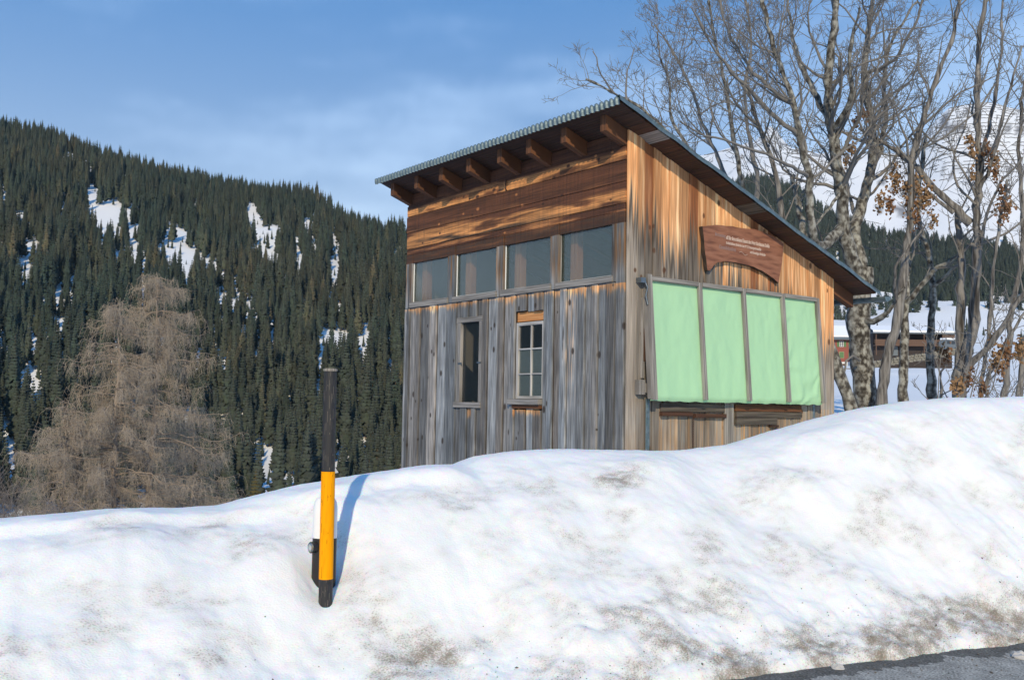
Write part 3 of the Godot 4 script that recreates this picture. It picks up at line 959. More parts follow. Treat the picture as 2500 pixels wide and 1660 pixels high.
func front_board(hut: Node3D, called: String, u0: float, u1: float, y0: float, y1: float, out: float, t: float, mat: Material = null, lean := 0.0) -> MeshInstance3D:
	var mb := MB.new()
	var upright := (y1 - y0) > (u1 - u0)
	var s := SPAN
	if mat == null:
		if upright:
			mb.plank(on_front(u0, y0, out), Vector3(0, 0, u0 - u1), Vector3(lean, y1 - y0, 0), Vector3(lean, y1 - y0, 0), Vector3(-1, 0, 0), t, Vector2(u0 / s, 1 - y0 / s), Vector2((u1 - u0) / s, 0), Vector2(0, -(y1 - y0) / s))
		else:
			mb.plank(on_front(u0, y0, out), Vector3(0, y1 - y0, 0), Vector3(0, 0, u0 - u1), Vector3(0, 0, u0 - u1), Vector3(-1, 0, 0), t, Vector2(u0 / s, 1 - y0 / s), Vector2(0, -(y1 - y0) / s), Vector2((u1 - u0) / s, 0))
		return put(mb, called, M.front, hut)
	var off := rng.randf() * 5.0
	if upright:
		mb.plank(on_front(u0, y0, out), Vector3(0, 0, u0 - u1), Vector3(lean, y1 - y0, 0), Vector3(lean, y1 - y0, 0), Vector3(-1, 0, 0), t, Vector2(off, off), Vector2((u1 - u0) * 1.5, 0), Vector2(0, (y1 - y0) * 0.5), 0.003)
	else:
		mb.plank(on_front(u0, y0, out), Vector3(0, y1 - y0, 0), Vector3(0, 0, u0 - u1), Vector3(0, 0, u0 - u1), Vector3(-1, 0, 0), t, Vector2(off, off), Vector2((y1 - y0) * 1.5, 0), Vector2(0, (u1 - u0) * 0.5), 0.003)
	return put(mb, called, mat, hut)

func side_board(hut: Node3D, called: String, v0: float, v1: float, y0: float, ya: float, yb: float, out: float, t: float, mat: Material = null) -> MeshInstance3D:
	var mb := MB.new()
	var s := SPAN
	if mat == null:
		mb.plank(Vector3(v0, y0, out), Vector3(v1 - v0, 0, 0), Vector3(0, ya - y0, 0), Vector3(0, yb - y0, 0), Vector3(0, 0, 1), t, Vector2(maxf(v0, 0.004) / s, 1 - y0 / s), Vector2((v1 - maxf(v0, 0.004)) / s, 0), Vector2(0, -(ya - y0) / s))
		return put(mb, called, M.side, hut)
	var off := rng.randf() * 5.0
	if (ya - y0) > (v1 - v0):
		mb.plank(Vector3(v0, y0, out), Vector3(v1 - v0, 0, 0), Vector3(0, ya - y0, 0), Vector3(0, yb - y0, 0), Vector3(0, 0, 1), t, Vector2(off, off), Vector2((v1 - v0) * 1.5, 0), Vector2(0, (ya - y0) * 0.5), 0.003)
	else:
		mb.plank(Vector3(v0, y0, out), Vector3(0, ya - y0, 0), Vector3(v1 - v0, 0, 0), Vector3(v1 - v0, 0, 0), Vector3(0, 0, 1), t, Vector2(off, off), Vector2((ya - y0) * 1.5, 0), Vector2(0, (v1 - v0) * 0.5), 0.003)
	return put(mb, called, mat, hut)

func free_box(parent: Node3D, called: String, lo: Vector3, hi: Vector3, mat: Material) -> MeshInstance3D:
	var mb := MB.new()
	mb.box(lo, hi)
	return put(mb, called, mat, parent)

func roof_y(v: float) -> float:
	return EAVE - PITCH * v

func build_hut() -> void:
	var hut := thing("wooden_hut", HUT, "weathered grey and orange wooden hut with a sloping corrugated metal roof", "hut", "", HUT_TURN)
	rng.seed = 31
	var base := -1.0
	# front wall, lower planks
	for i in W1_EDGES.size() - 1:
		var ua: float = W1_EDGES[i + 1]
		var ub: float = W1_EDGES[i]
		var out := 0.0 if i % 2 == 0 else 0.019
		out += rng.randf_range(0.0, 0.006)
		var t := rng.randf_range(0.020, 0.026)
		var gap := rng.randf_range(0.004, 0.012)
		var top := 2.944 - rng.randf_range(0.0, 0.006)
		var lean := rng.randf_range(-0.006, 0.006)
		if ua >= 2.54 and ub <= 3.145:
			front_board(hut, "wall_plank", ua + gap, ub, base, 1.568, out, t)
			front_board(hut, "wall_plank", ua + gap, ub, 2.734, top, out, t)
		elif ua >= 1.355 and ub <= 1.885:
			front_board(hut, "wall_plank", ua + gap, ub, base, 1.572 - rng.randf_range(0, 0.02), out, t)
			front_board(hut, "wall_plank", ua + gap, ub, 2.735 + rng.randf_range(-0.01, 0.015), top, out, t)
		elif ua < 0.13:
			front_board(hut, "corner_board", ua + gap, ub, base, 3.782, out + 0.004, t)
		else:
			front_board(hut, "wall_plank", ua + gap, ub, base, top, out, t, null, lean * 0.3)
	# boards above the windows
	front_board(hut, "wall_board", 0.003, 4.44, 4.253, 4.40, 0.004, 0.026)
	front_board(hut, "wall_board", 0.1, 4.43, 4.402, 4.566, 0.0, 0.020)
	front_board(hut, "wall_board", 0.003, 4.45, 4.022, 4.247, 0.006, 0.025)
	front_board(hut, "wall_board", 0.003, 4.44, 3.788, 4.018, 0.003, 0.024)
	front_board(hut, "wall_board", 0.14, 4.44, 3.705, 3.783, 0.0, 0.020)
	# the band of four upper windows
	var bays := [[0.207, 1.088], [1.252, 2.142], [2.306, 3.205], [3.388, 4.276]]
	front_board(hut, "window_jamb", 0.137, 0.205, 2.95, 3.70, 0.0, 0.034)
	front_board(hut, "window_jamb", 4.278, 4.44, 2.95, 3.70, 0.0, 0.030)
	for k in 3:
		var a: float = bays[k][1] + 0.001
		var b: float = bays[k + 1][0] - 0.001
		var m := (a + b) * 0.5 + 0.012
		front_board(hut, "window_post", a, m - 0.002, 2.95, 3.70, 0.0, 0.040)
		front_board(hut, "window_post", m, b, 2.95, 3.70, 0.0, 0.028)
	for k in 4:
		var a: float = bays[k][0]
		var b: float = bays[k][1]
		var win := Node3D.new()
		win.name = "upper_window"
		hut.add_child(win, true)
		front_board(win, "header", a, b, 3.578, 3.702, 0.0, 0.022)
		front_board(win, "sill", a - 0.03, b + 0.03, 2.947, 3.018 + rng.randf_range(-0.004, 0.006), 0.0, 0.052, M.grey)
		var mb := MB.new()
		mb.box(on_front(b + 0.01, 3.0, -0.006), on_front(a - 0.01, 3.6, -0.012))
		put(mb, "pane", M.dusty, win)
		for s in [a, b - 0.010]:
			front_board(win, "putty_strip", s, s + 0.010, 3.02, 3.577, -0.005, 0.012, M.white_strip if k > 0 else M.grey)
		front_board(win, "putty_strip", a + 0.011, b - 0.011, 3.019, 3.029, -0.005, 0.012, M.white_strip)
		# wire netting behind the glass
		var wb := MB.new()
		var x := a + 0.02
		while x < b:
			wb.box(on_front(x + 0.0014, 3.02, -0.020), on_front(x, 3.58, -0.0214))
			x += 0.021
		var y := 3.03
		while y < 3.58:
			wb.box(on_front(b, y, -0.0216), on_front(a, y + 0.0014, -0.023))
			y += 0.021
		var wire := put(wb, "wire_netting", M.wire, win)
		wire.set_meta("kind", "stuff")
		# the bare post inside, which the sun reaches
		front_board(hut, "inner_post", b - 0.16, b - 0.04, 2.9, 3.72, -0.20, 0.09, M.orange)
	# the narrow window
	var win1 := Node3D.new()
	win1.name = "narrow_window"
	hut.add_child(win1, true)
	front_board(win1, "frame_stile", 3.022, 3.112, 1.642, 2.664, 0.004, 0.044, M.grey)
	front_board(win1, "frame_stile", 2.552, 2.618, 1.642, 2.664, 0.004, 0.042, M.grey)
	front_board(win1, "frame_head", 2.548, 3.116, 2.666, 2.732, 0.004, 0.046, M.grey)
	front_board(win1, "sill", 2.556, 3.150, 1.570, 1.640, 0.004, 0.058, M.grey)
	var g1 := MB.new()
	g1.box(on_front(3.03, 1.635, 0.008), on_front(2.61, 2.67, 0.002))
	put(g1, "pane", M.glass, win1)
	for q in [[2.60, 2.62], [3.02, 3.04]]:
		front_board(win1, "turn_button", q[0] - 0.035, q[1] + 0.02, 2.13, 2.15, 0.046, 0.012, M.steel)
	# the sash window of six panes
	var win2 := Node3D.new()
	win2.name = "sash_window"
	hut.add_child(win2, true)
	front_board(win2, "lintel", 1.368, 1.878, 2.612, 2.728, -0.020, 0.022, M.orange)
	front_board(win2, "sash_stile", 1.835, 1.875, 1.69, 2.600, -0.012, 0.034, M.frame_paint)
	front_board(win2, "sash_stile", 1.362, 1.385, 1.69, 2.600, -0.012, 0.034, M.frame_paint)
	front_board(win2, "sash_rail", 1.386, 1.834, 2.563, 2.600, -0.012, 0.034, M.frame_paint)
	front_board(win2, "sash_rail", 1.386, 1.834, 1.69, 1.722, -0.012, 0.034, M.frame_paint)
	front_board(win2, "muntin", 1.585, 1.607, 1.723, 2.562, -0.008, 0.024, M.frame_paint)
	for y in [1.975, 2.272]:
		front_board(win2, "muntin", 1.386, 1.584, y, y + 0.018, -0.008, 0.022, M.frame_paint)
		front_board(win2, "muntin", 1.608, 1.834, y, y + 0.018, -0.008, 0.022, M.frame_paint)
	for y in [[1.723, 1.974], [1.994, 2.271], [2.291, 2.562]]:
		for u in [[1.386, 1.584], [1.608, 1.834]]:
			var g2 := MB.new()
			g2.box(on_front(u[1], y[0], -0.001), on_front(u[0], y[1], -0.005))
			put(g2, "pane", M.glass if y[0] > 2.2 else M.smeary, win2)
	front_board(win2, "sill", 1.372, 1.955, 1.620, 1.686, 0.0, 0.085, M.grey)
	front_board(win2, "sill_strip", 1.385, 1.91, 1.574, 1.616, 0.0, 0.05, M.rafter)
	# things on the front
	var hk := MB.new()
	hk.tube(PackedVector3Array([on_front(2.10, 4.385, 0.028), on_front(2.10, 4.38, 0.05), on_front(2.105, 4.27, 0.05), on_front(2.105, 4.255, 0.03)]), PackedFloat32Array([0.008, 0.008, 0.008, 0.008]), 6)
	put(hk, "iron_hook", M.rust, hut)
	# lining and floor, so that light enters by the windows only
	for q in [[0.0, 4.44, -1.0, 1.56], [0.0, 1.355, 1.56, 2.94], [1.885, 2.545, 1.56, 2.94], [3.118, 4.44, 1.56, 2.94], [1.355, 1.885, 2.735, 2.94], [2.545, 3.118, 2.735, 2.94], [0.0, 4.44, 3.715, 4.40]]:
		free_box(hut, "lining", on_front(q[1], q[2], -0.006), on_front(q[0], q[3], -0.026) + Vector3(0, -0.002, 0.0), M.inside)
	var lb := MB.new()
	var inn := Vector3(1.8, 1, -0.02)
	for z in [-0.006, -0.026]:
		lb.quad(Vector3(0.03, base, z), Vector3(0.03, EAVE - 0.02, z), Vector3(3.65, roof_y(3.65) - 0.02, z), Vector3(3.65, base, z), Vector3(1.8, 1, -0.016))
	put(lb, "lining", M.inside, hut)
	free_box(hut, "back_wall", Vector3(3.63, base, -4.43), Vector3(3.66, roof_y(3.66) - 0.015, -0.03), M.brown)
	var wl := MB.new()
	for z in [-4.44, -4.40]:
		wl.quad(Vector3(0.03, base, z), Vector3(0.03, EAVE - 0.02, z), Vector3(3.62, roof_y(3.62) - 0.02, z), Vector3(3.62, base, z), Vector3(1.8, 1, -4.42))
	put(wl, "far_wall", M.grey, hut)
	free_box(hut, "floor", Vector3(0.03, 0.8, -4.4), Vector3(3.62, 0.84, -0.03), M.inside)
	# side wall planks, cut along the roof
	for i in W2_EDGES.size() - 1:
		var va: float = W2_EDGES[i]
		var vb: float = W2_EDGES[i + 1]
		var gap := rng.randf_range(0.001, 0.004)
		var out := (0.0 if i % 2 == 0 else 0.009) + rng.randf_range(0.0, 0.004)
		if i == 0: out = 0.012
		side_board(hut, "corner_board" if i == 0 else "wall_plank", va + gap if i > 0 else -0.022, vb, base, roof_y(va) - 0.003, roof_y(vb) - 0.003, out, rng.randf_range(0.018, 0.024))
	# hatches and rails below the screen
	side_board(hut, "hatch_board", 0.475, 1.508, 1.568, 1.66, 1.66, 0.034, 0.022, M.grey_dark)
	side_board(hut, "hatch_ledge", 0.470, 0.95, 1.520, 1.566, 1.566, 0.034, 0.045, M.brown_b)
	side_board(hut, "hatch_ledge", 1.00, 1.515, 1.505, 1.550, 1.550, 0.034, 0.045, M.brown_b)
	side_board(hut, "door_post", 1.512, 1.665, base, 1.68, 1.68, 0.034, 0.026, M.grey)
	side_board(hut, "hatch_board", 1.70, 2.935, 1.585, 1.665, 1.665, 0.034, 0.022, M.rafter)
	side_board(hut, "hatch_board", 1.71, 2.94, 1.515, 1.580, 1.580, 0.034, 0.030, M.grey_dark)
	side_board(hut, "hatch_board", 1.705, 2.45, 1.428, 1.512, 1.512, 0.034, 0.034, M.grey_dark)
	side_board(hut, "hatch_cleat", 2.33, 2.47, 1.40, 1.426, 1.426, 0.034, 0.040, M.brown)
	for q in [[0.095, 0.185, 1.745, 1.90, 0.07], [0.190, 0.262, 1.765, 1.865, 0.06]]:
		side_board(hut, "bracket_block", q[0], q[1], q[2], q[3], q[3], 0.034, q[4], M.grey)
	side_board(hut, "leaning_batten", 0.175, 0.222, 1.92, 2.78, 2.76, 0.034, 0.022, M.grey)
	side_board(hut, "hinge_plate", 0.20, 0.236, 2.10, 2.45, 2.45, 0.057, 0.006, M.rust)
	side_board(hut, "metal_strip", 0.262, 0.322, base, 1.70, 1.70, 0.034, 0.004, M.zinc)
	side_board(hut, "metal_strip", 3.19, 3.235, base, 1.70, 1.70, 0.034, 0.004, M.zinc)
	# chain
	for k in 26:
		var cb := MB.new()
		var ring_ := PackedVector3Array()
		var rr := PackedFloat32Array()
		for q in 7:
			var w := TAU * q / 6.0
			var c := Vector3(cos(w) * 0.010, sin(w) * 0.017, 0)
			if k % 2: c = Vector3(0, c.y, c.x)
			ring_.append(Vector3(0.975, 1.53 - k * 0.027, 0.062) + c)
			rr.append(0.0035)
		cb.tube(ring_, rr, 4, false)
		put(cb, "chain_link", M.rust, hut)
	# rafters and roof boards
	for u in [0.0, 0.64, 1.265, 1.83, 2.47, 3.10, 3.71, 4.33]:
		var mb := MB.new()
		var vs := -0.325 + rng.randf_range(-0.015, 0.015)
		var len_ := 4.12 - vs
		mb.plank(Vector3(vs, roof_y(vs) - 0.168, -u), Vector3(0, 0, -0.092), Vector3(len_, -PITCH * len_, 0), Vector3(len_, -PITCH * len_, 0), Vector3(0, 1, 0), 0.167, Vector2(rng.randf(), rng.randf()), Vector2(0.2, 0), Vector2(0, 2.2), 0.002)
		put(mb, "rafter", M.rafter, hut)
	var v := -0.425
	var n := 0
	while v < 4.13:
		var w := rng.randf_range(0.16, 0.24)
		w = minf(w, 4.15 - v)
		var mb := MB.new()
		var mat: Material = [M.brown, M.brown, M.brown_b][rng.randi() % 3]
		if n == 3: mat = M.grey
		if v > 1.7 and v < 1.9: mat = M.grey_dark
		mb.plank(Vector3(v + 0.002, roof_y(v + 0.002), 0.318 + rng.randf_range(-0.006, 0.006)), Vector3(w - 0.004, -PITCH * (w - 0.004), 0), Vector3(0, 0, -4.9), Vector3(0, 0, -4.9), Vector3(0.3295, 0.9442, 0), 0.022, Vector2(rng.randf(), rng.randf()), Vector2(w * 2, 0), Vector2(0, 2.4), 0.002)
		put(mb, "roof_board", mat, hut)
		v += w
		n += 1
	# corrugated sheets, bent down over the front edge
	var prof := [[-0.448, -0.078, Vector3(-1, 0, 0)], [-0.458, -0.045, Vector3(-1, 0, 0)], [-0.458, -0.012, Vector3(-0.9, 0.43, 0)], [-0.444, 0.003, Vector3(-0.4, 0.9, 0)], [-0.41, 0.0, Vector3(0.33, 0.944, 0)], [0.6, 0.0, Vector3(0.33, 0.944, 0)], [1.6, 0.0, Vector3(0.33, 0.944, 0)], [2.6, 0.0, Vector3(0.33, 0.944, 0)], [4.21, 0.0, Vector3(0.33, 0.944, 0)]]
	for k in 7:
		var mb := MB.new()
		var ua := -0.345 + k * 0.708
		var cols := 79
		for i in cols:
			var u := ua + 0.735 * i / (cols - 1)
			var wv := sin(u / 0.0755 * TAU)
			for q in prof:
				var p: Vector3 = Vector3(q[0], roof_y(q[0]) + 0.024 + 0.016 + q[1], -u) + q[2] * (wv * 0.0125 + (k % 2) * 0.0025)
				mb.v.append(p)
				var slope := cos(u / 0.0755 * TAU) * 0.0125 * TAU / 0.0755
				mb.n.append((q[2] + Vector3(0, 0, 1) * slope).normalized())
				mb.uv.append(Vector2(u, q[0]))
		var row := prof.size()
		for i in cols - 1:
			for j in row - 1:
				var b := i * row + j
				mb.ix.append_array([b, b + row + 1, b + 1, b, b + row, b + row + 1])
		put(mb, "roof_sheet", M.zinc, hut)
	# the edge strip down the gable side
	var eb := MB.new()
	var wob := noise_of(35, 1.4, 3)
	var prev := []
	for i in 41:
		var vv := lerpf(-0.455, 4.22, i / 40.0)
		var dz := wob.get_noise_1d(vv * 1.3) * 0.014
		var dy := wob.get_noise_1d(vv * 1.7 + 50) * 0.010
		var yy := roof_y(vv) + 0.055 + dy
		var cur := [Vector3(vv, yy + 0.004, 0.28), Vector3(vv, yy, 0.338 + dz), Vector3(vv, yy - 0.055, 0.346 + dz * 1.3)]
		if i > 0:
			eb.quad(prev[0], cur[0], cur[1], prev[1], (prev[0] + cur[1]) * 0.5 + Vector3(0, -0.3, -0.05))
			eb.quad(prev[1], cur[1], cur[2], prev[2], (prev[1] + cur[2]) * 0.5 + Vector3(0, 0, -0.3))
		prev = cur
	put(eb, "edge_strip", M.zinc, hut)
	# gutter along the low eave
	var gb := MB.new()
	var gx := 4.25
	var gy := roof_y(4.2) - 0.02
	for k in 8:
		var w0 := PI + PI * k / 8.0
		var w1 := PI + PI * (k + 1) / 8.0
		var a := Vector3(gx + cos(w0) * 0.065, gy + sin(w0) * 0.065, 0.42)
		var b := Vector3(gx + cos(w1) * 0.065, gy + sin(w1) * 0.065, 0.42)
		gb.quad(a, b, b + Vector3(0, 0, -5.0), a + Vector3(0, 0, -5.0), Vector3(gx, gy, -2))
		gb.tri(a, b, Vector3(gx, gy, 0.42), Vector3(gx, gy, -2))
	put(gb, "gutter", M.zinc, hut)

func build_screen() -> void:
	var sc := thing("fabric_screen", HUT, "pale green fabric screen on a grey timber frame, hung on the side of the hut", "screen", "", HUT_TURN)
	var lo := 1.69
	var hi := 3.012
	var out := func(y: float) -> float: return lerpf(0.175, 0.075, (y - lo) / (hi - lo))
	var tilt := Vector3(0, hi - lo, -0.10)
	var nrm := Vector3(0, 0.0755, 0.997)
	rng.seed = 41
	var stiles := [0.20, 1.0, 1.75, 2.475, 3.165]
	for k in 5:
		var mb := MB.new()
		var w := 0.066 if k == 0 else 0.056
		mb.plank(Vector3(stiles[k], lo + (0.0 if k == 0 else 0.012), 0.182), Vector3(w, 0, 0), tilt * (1.012 if k == 0 else 0.985), tilt * (1.012 if k == 0 else 0.985), nrm, 0.034, Vector2(rng.randf(), rng.randf()), Vector2(0.1, 0), Vector2(0, 0.6), 0.004)
		put(mb, "stile", M.grey, sc)
	for k in 4:
		var mb := MB.new()
		var a: float = stiles[k] + 0.067
		mb.plank(Vector3(a, 2.962, 0.088), Vector3(0, 0.05, -0.004), Vector3(stiles[k + 1] - a - 0.001, 0, 0), Vector3(stiles[k + 1] - a - 0.001, 0, 0), nrm, 0.030, Vector2(rng.randf(), rng.randf()), Vector2(0.1, 0), Vector2(0, 0.4), 0.004)
		put(mb, "top_rail", M.grey, sc)
	# frame behind the cloth
	for k in [0, 4]:
		var mb := MB.new()
		mb.plank(Vector3(stiles[k] + 0.004, lo + 0.01, 0.120), Vector3(0.05, 0, 0), tilt * 0.98, tilt * 0.98, nrm, 0.055, Vector2(rng.randf(), rng.randf()), Vector2(0.1, 0), Vector2(0, 0.6), 0.004)
		put(mb, "back_stile", M.grey, sc)
	var folds := noise_of(43, 2.2, 3)
	var soft := noise_of(44, 0.9, 2)
	for k in 4:
		var mb := MB.new()
		var a: float = stiles[k] + 0.01
		var b: float = stiles[k + 1] + 0.045
		var nx := 36
		var ny := 60
		for i in nx + 1:
			for j in ny + 1:
				var fx := float(i) / nx
				var fy := float(j) / ny
				var vv := lerpf(a, b, fx)
				var y := lerpf(lo - 0.012, hi - 0.02, fy)
				var edge := minf(minf(fx, 1.0 - fx) * 6.0, 1.0) * minf(1.0, (1.0 - fy) * 8.0)
				# diagonal pull folds, strongest in the last bay
				var pull := sin((vv * 5.0 + y * (4.0 if k < 3 else -7.0)) * 3.0 + soft.get_noise_2d(vv * 2.0, y * 2.0) * 6.0)
				var d := (folds.get_noise_3d(vv * 1.2, y * 0.6, k * 9.0) * 0.016 + pull * (0.002 if k < 3 else 0.010) * (0.4 + soft.get_noise_2d(vv, y + 9.0))) * edge
				var z: float = 0.176 - 0.0757 * (y - lo) + d
				if fy < 0.03:
					z -= (0.03 - fy) * 0.9
					y += folds.get_noise_2d(vv * 2.0, 3.0) * 0.010
				mb.v.append(Vector3(vv, y, z))
				mb.n.append(Vector3.ZERO)
				mb.uv.append(Vector2(vv, y))
		var row := ny + 1
		for i in nx + 1:
			for j in row:
				var px: Vector3 = mb.v[mini(i + 1, nx) * row + j] - mb.v[maxi(i - 1, 0) * row + j]
				var py: Vector3 = mb.v[i * row + mini(j + 1, ny)] - mb.v[i * row + maxi(j - 1, 0)]
				mb.n[i * row + j] = px.cross(py).normalized()
		for i in nx:
			for j in ny:
				var q := i * row + j
				mb.ix.append_array([q, q + 1, q + row + 1, q, q + row + 1, q + row])
		put(mb, "fabric_panel", M.fabric, sc)
	var hb := MB.new()
	hb.box(Vector3(0.10, 2.93, 0.035), Vector3(0.17, 2.985, 0.115))
	put(hb, "hinge_bracket", M.steel, sc)
	var rb := MB.new()
	rb.tube(PackedVector3Array([Vector3(0.17, 2.95, 0.10), Vector3(0.19, 2.88, 0.12), Vector3(0.185, 2.80, 0.10), Vector3(0.195, 2.70, 0.12)]), PackedFloat32Array([0.012, 0.010, 0.012, 0.010]), 6)
	put(rb, "catch_rod", M.steel, sc)

func build_sign() -> void:
	var sg := thing("wooden_sign", HUT, "dark brown carved wooden board with faded white lettering under the roof edge", "sign", "", HUT_TURN)
	var outline := PackedVector2Array([Vector2(1.09, 3.655), Vector2(1.30, 3.70), Vector2(1.55, 3.718), Vector2(1.76, 3.718), Vector2(2.0, 3.735), Vector2(2.2, 3.715), Vector2(2.36, 3.69), Vector2(2.545, 3.625), Vector2(2.52, 3.40), Vector2(2.455, 3.135), Vector2(2.33, 3.19), Vector2(2.14, 3.255), Vector2(1.93, 3.29), Vector2(1.70, 3.305), Vector2(1.48, 3.30), Vector2(1.36, 3.275), Vector2(1.275, 3.225), Vector2(1.215, 3.165), Vector2(1.175, 3.165), Vector2(1.13, 3.40)])
	# smooth the outline and make its edge uneven
	var pts := PackedVector2Array()
	var nz := noise_of(47, 6.0, 3)
	for i in outline.size():
		var a := outline[i]
		var b := outline[(i + 1) % outline.size()]
		for k in 4:
			var p := a.lerp(b, k / 4.0)
			pts.append(p + Vector2(nz.get_noise_2d(p.x, p.y), nz.get_noise_2d(p.x + 20.0, p.y)) * 0.007)
	var z0 := 0.036
	var z1 := 0.086
	var ids := Geometry2D.triangulate_polygon(pts)
	var mb := MB.new()
	for k in range(0, ids.size(), 3):
		var q := []
		for e in 3:
			q.append(pts[ids[k + e]])
		mb.tri(Vector3(q[0].x, q[0].y, z1), Vector3(q[1].x, q[1].y, z1), Vector3(q[2].x, q[2].y, z1), Vector3(q[0].x, q[0].y, z0), q[0], q[1], q[2])
	put(mb, "board_face", M.sign, sg)
	var eb := MB.new()
	for i in pts.size():
		var a := pts[i]
		var b := pts[(i + 1) % pts.size()]
		var mid := Vector3(1.8, 3.48, 0.05)
		eb.quad(Vector3(a.x, a.y, z0), Vector3(a.x, a.y, z1), Vector3(b.x, b.y, z1), Vector3(b.x, b.y, z0), mid, a, a + Vector2(0, 0.05), b + Vector2(0, 0.05), b)
	put(eb, "bark_edge", M.sign_edge, sg)
	var font := SystemFont.new()
	font.font_names = PackedStringArray(["Droid Serif"])
	font.font_weight = 700
	for q in [["Betonung", 1.30, 1.48, 3.562, 0.05, true], ["off für den schönen Einsatz des Peter Bardmann-Zedda", 1.49, 2.275, 3.555, 0.045, false], ["Schichtbau Brücke im 97 2 Feuerpatrouille", 1.49, 2.12, 3.49, 0.042, false], ["Graubünden", 1.37, 1.66, 3.435, 0.045, true], ["seit heutiger Brücke", 1.915, 2.2, 3.427, 0.042, false]]:
		var tm := TextMesh.new()
		tm.font = font
		tm.text = q[0]
		tm.font_size = 32
		tm.pixel_size = 0.001
		tm.depth = 0.003
		tm.horizontal_alignment = HORIZONTAL_ALIGNMENT_LEFT
		tm.vertical_alignment = VERTICAL_ALIGNMENT_BOTTOM
		var box := tm.get_aabb()
		tm.material = M.letter_old if q[5] else M.letter
		var o := put_mesh(tm, "lettering", sg)
		var sx: float = (q[2] - q[1]) / maxf(0.01, box.size.x)
		var sy: float = q[4] / maxf(0.01, box.size.y)
		o.scale = Vector3(sx, sy, 1.0)
		o.position = Vector3(q[1] - box.position.x * sx, q[3] - box.position.y * sy, z1 + 0.0016)
		o.rotation.z = -0.02
	var sw := MB.new()
	var cur := PackedVector3Array()
	var rad := PackedFloat32Array()
	for i in 25:
		var f := i / 24.0
		cur.append(Vector3(1.72 + 0.15 * f, 3.425 + sin(f * TAU) * 0.016 - f * 0.004, z1 + 0.001))
		rad.append(0.0022)
	sw.tube(cur, rad, 4)
	put(sw, "flourish", M.letter, sg)

func build_markers() -> void:
	# snow stake
	var st := thing("snow_stake", Vector3(-1.062, 0, -5.9), "tall round snow stake painted black and orange yellow, standing in the snow bank", "stake")
	var top := 1.792
	for q in [["black_foot", 0.0, 0.575, M.stake_black, 0.0412], ["yellow_band", 0.575, 1.198, M.stake_yellow, 0.0422], ["black_top", 1.198, top, M.stake_black, 0.0402]]:
		var mb := MB.new()
		var pts := PackedVector3Array()
		var rad := PackedFloat32Array()
		for i in 9:
			var y: float = lerpf(q[1], q[2], i / 8.0)
			pts.append(Vector3(-0.007 * y, y, 0))
			rad.append(q[4] * (1.0 - 0.03 * y))
		mb.tube(pts, rad, 28)
		put(mb, q[0], q[3], st)
	var cap := MB.new()
	cap.tube(PackedVector3Array([Vector3(-0.0125, top - 0.004, 0), Vector3(-0.0125, top + 0.002, 0), Vector3(-0.0125, top + 0.010, 0), Vector3(-0.0125, top + 0.013, 0)]), PackedFloat32Array([0.040, 0.043, 0.041, 0.030]), 28)
	put(cap, "top_cap", M.grey, st)
	# delineator post: oval, rounded top, slanting black field with a round reflector on its side
	var dl := thing("delineator_post", Vector3(-1.113, 0, -6.08), "white roadside delineator post with black band and round reflector behind the snow stake", "delineator")
	var ring_ := func(y: float, k: int, sc: float) -> Vector3:
		var w := TAU * k / 40.0
		return Vector3(cos(w) * 0.073 * sc, y, sin(w) * 0.05 * sc)
	var rows := [[0.0, 1.0], [0.60, 1.0], [0.785, 1.0], [0.787, 1.0], [0.93, 1.0], [0.975, 0.98], [1.005, 0.90], [1.022, 0.76], [1.031, 0.5], [1.034, 0.0]]
	for part in [["black_field", 0, 2, M.black_plastic], ["white_post", 3, 9, M.white_plastic]]:
		var mb := MB.new()
		var a: int = part[1]
		var b: int = part[2]
		for r in range(a, b + 1):
			for k in 41:
				var p: Vector3 = ring_.call(rows[r][0], k, rows[r][1])
				mb.v.append(p)
				var nn := Vector3(p.x / 0.0053, 0, p.z / 0.0025).normalized()
				if rows[r][1] < 0.99: nn = (nn * rows[r][1] + Vector3(0, 1.3 - rows[r][1], 0)).normalized()
				mb.n.append(nn)
				mb.uv.append(Vector2(k / 40.0, rows[r][0]))
		for r in b - a:
			for k in 40:
				var q := r * 41 + k
				mb.ix.append_array([q, q + 42, q + 41, q, q + 1, q + 42])
		put(mb, part[0], part[3], dl)
	var rim := MB.new()
	rim.tube(PackedVector3Array([Vector3(-0.050, 0.735, 0.030), Vector3(-0.072, 0.735, 0.052)]), PackedFloat32Array([0.034, 0.034]), 24)
	put(rim, "reflector_rim", M.black_plastic, dl)
	var lens_ := MB.new()
	lens_.tube(PackedVector3Array([Vector3(-0.071, 0.735, 0.0510), Vector3(-0.075, 0.735, 0.0550), Vector3(-0.0765, 0.735, 0.0565)]), PackedFloat32Array([0.028, 0.027, 0.016]), 24)
	put(lens_, "reflector", M.reflector, dl)

# ---------------------------------------------------------------- forest

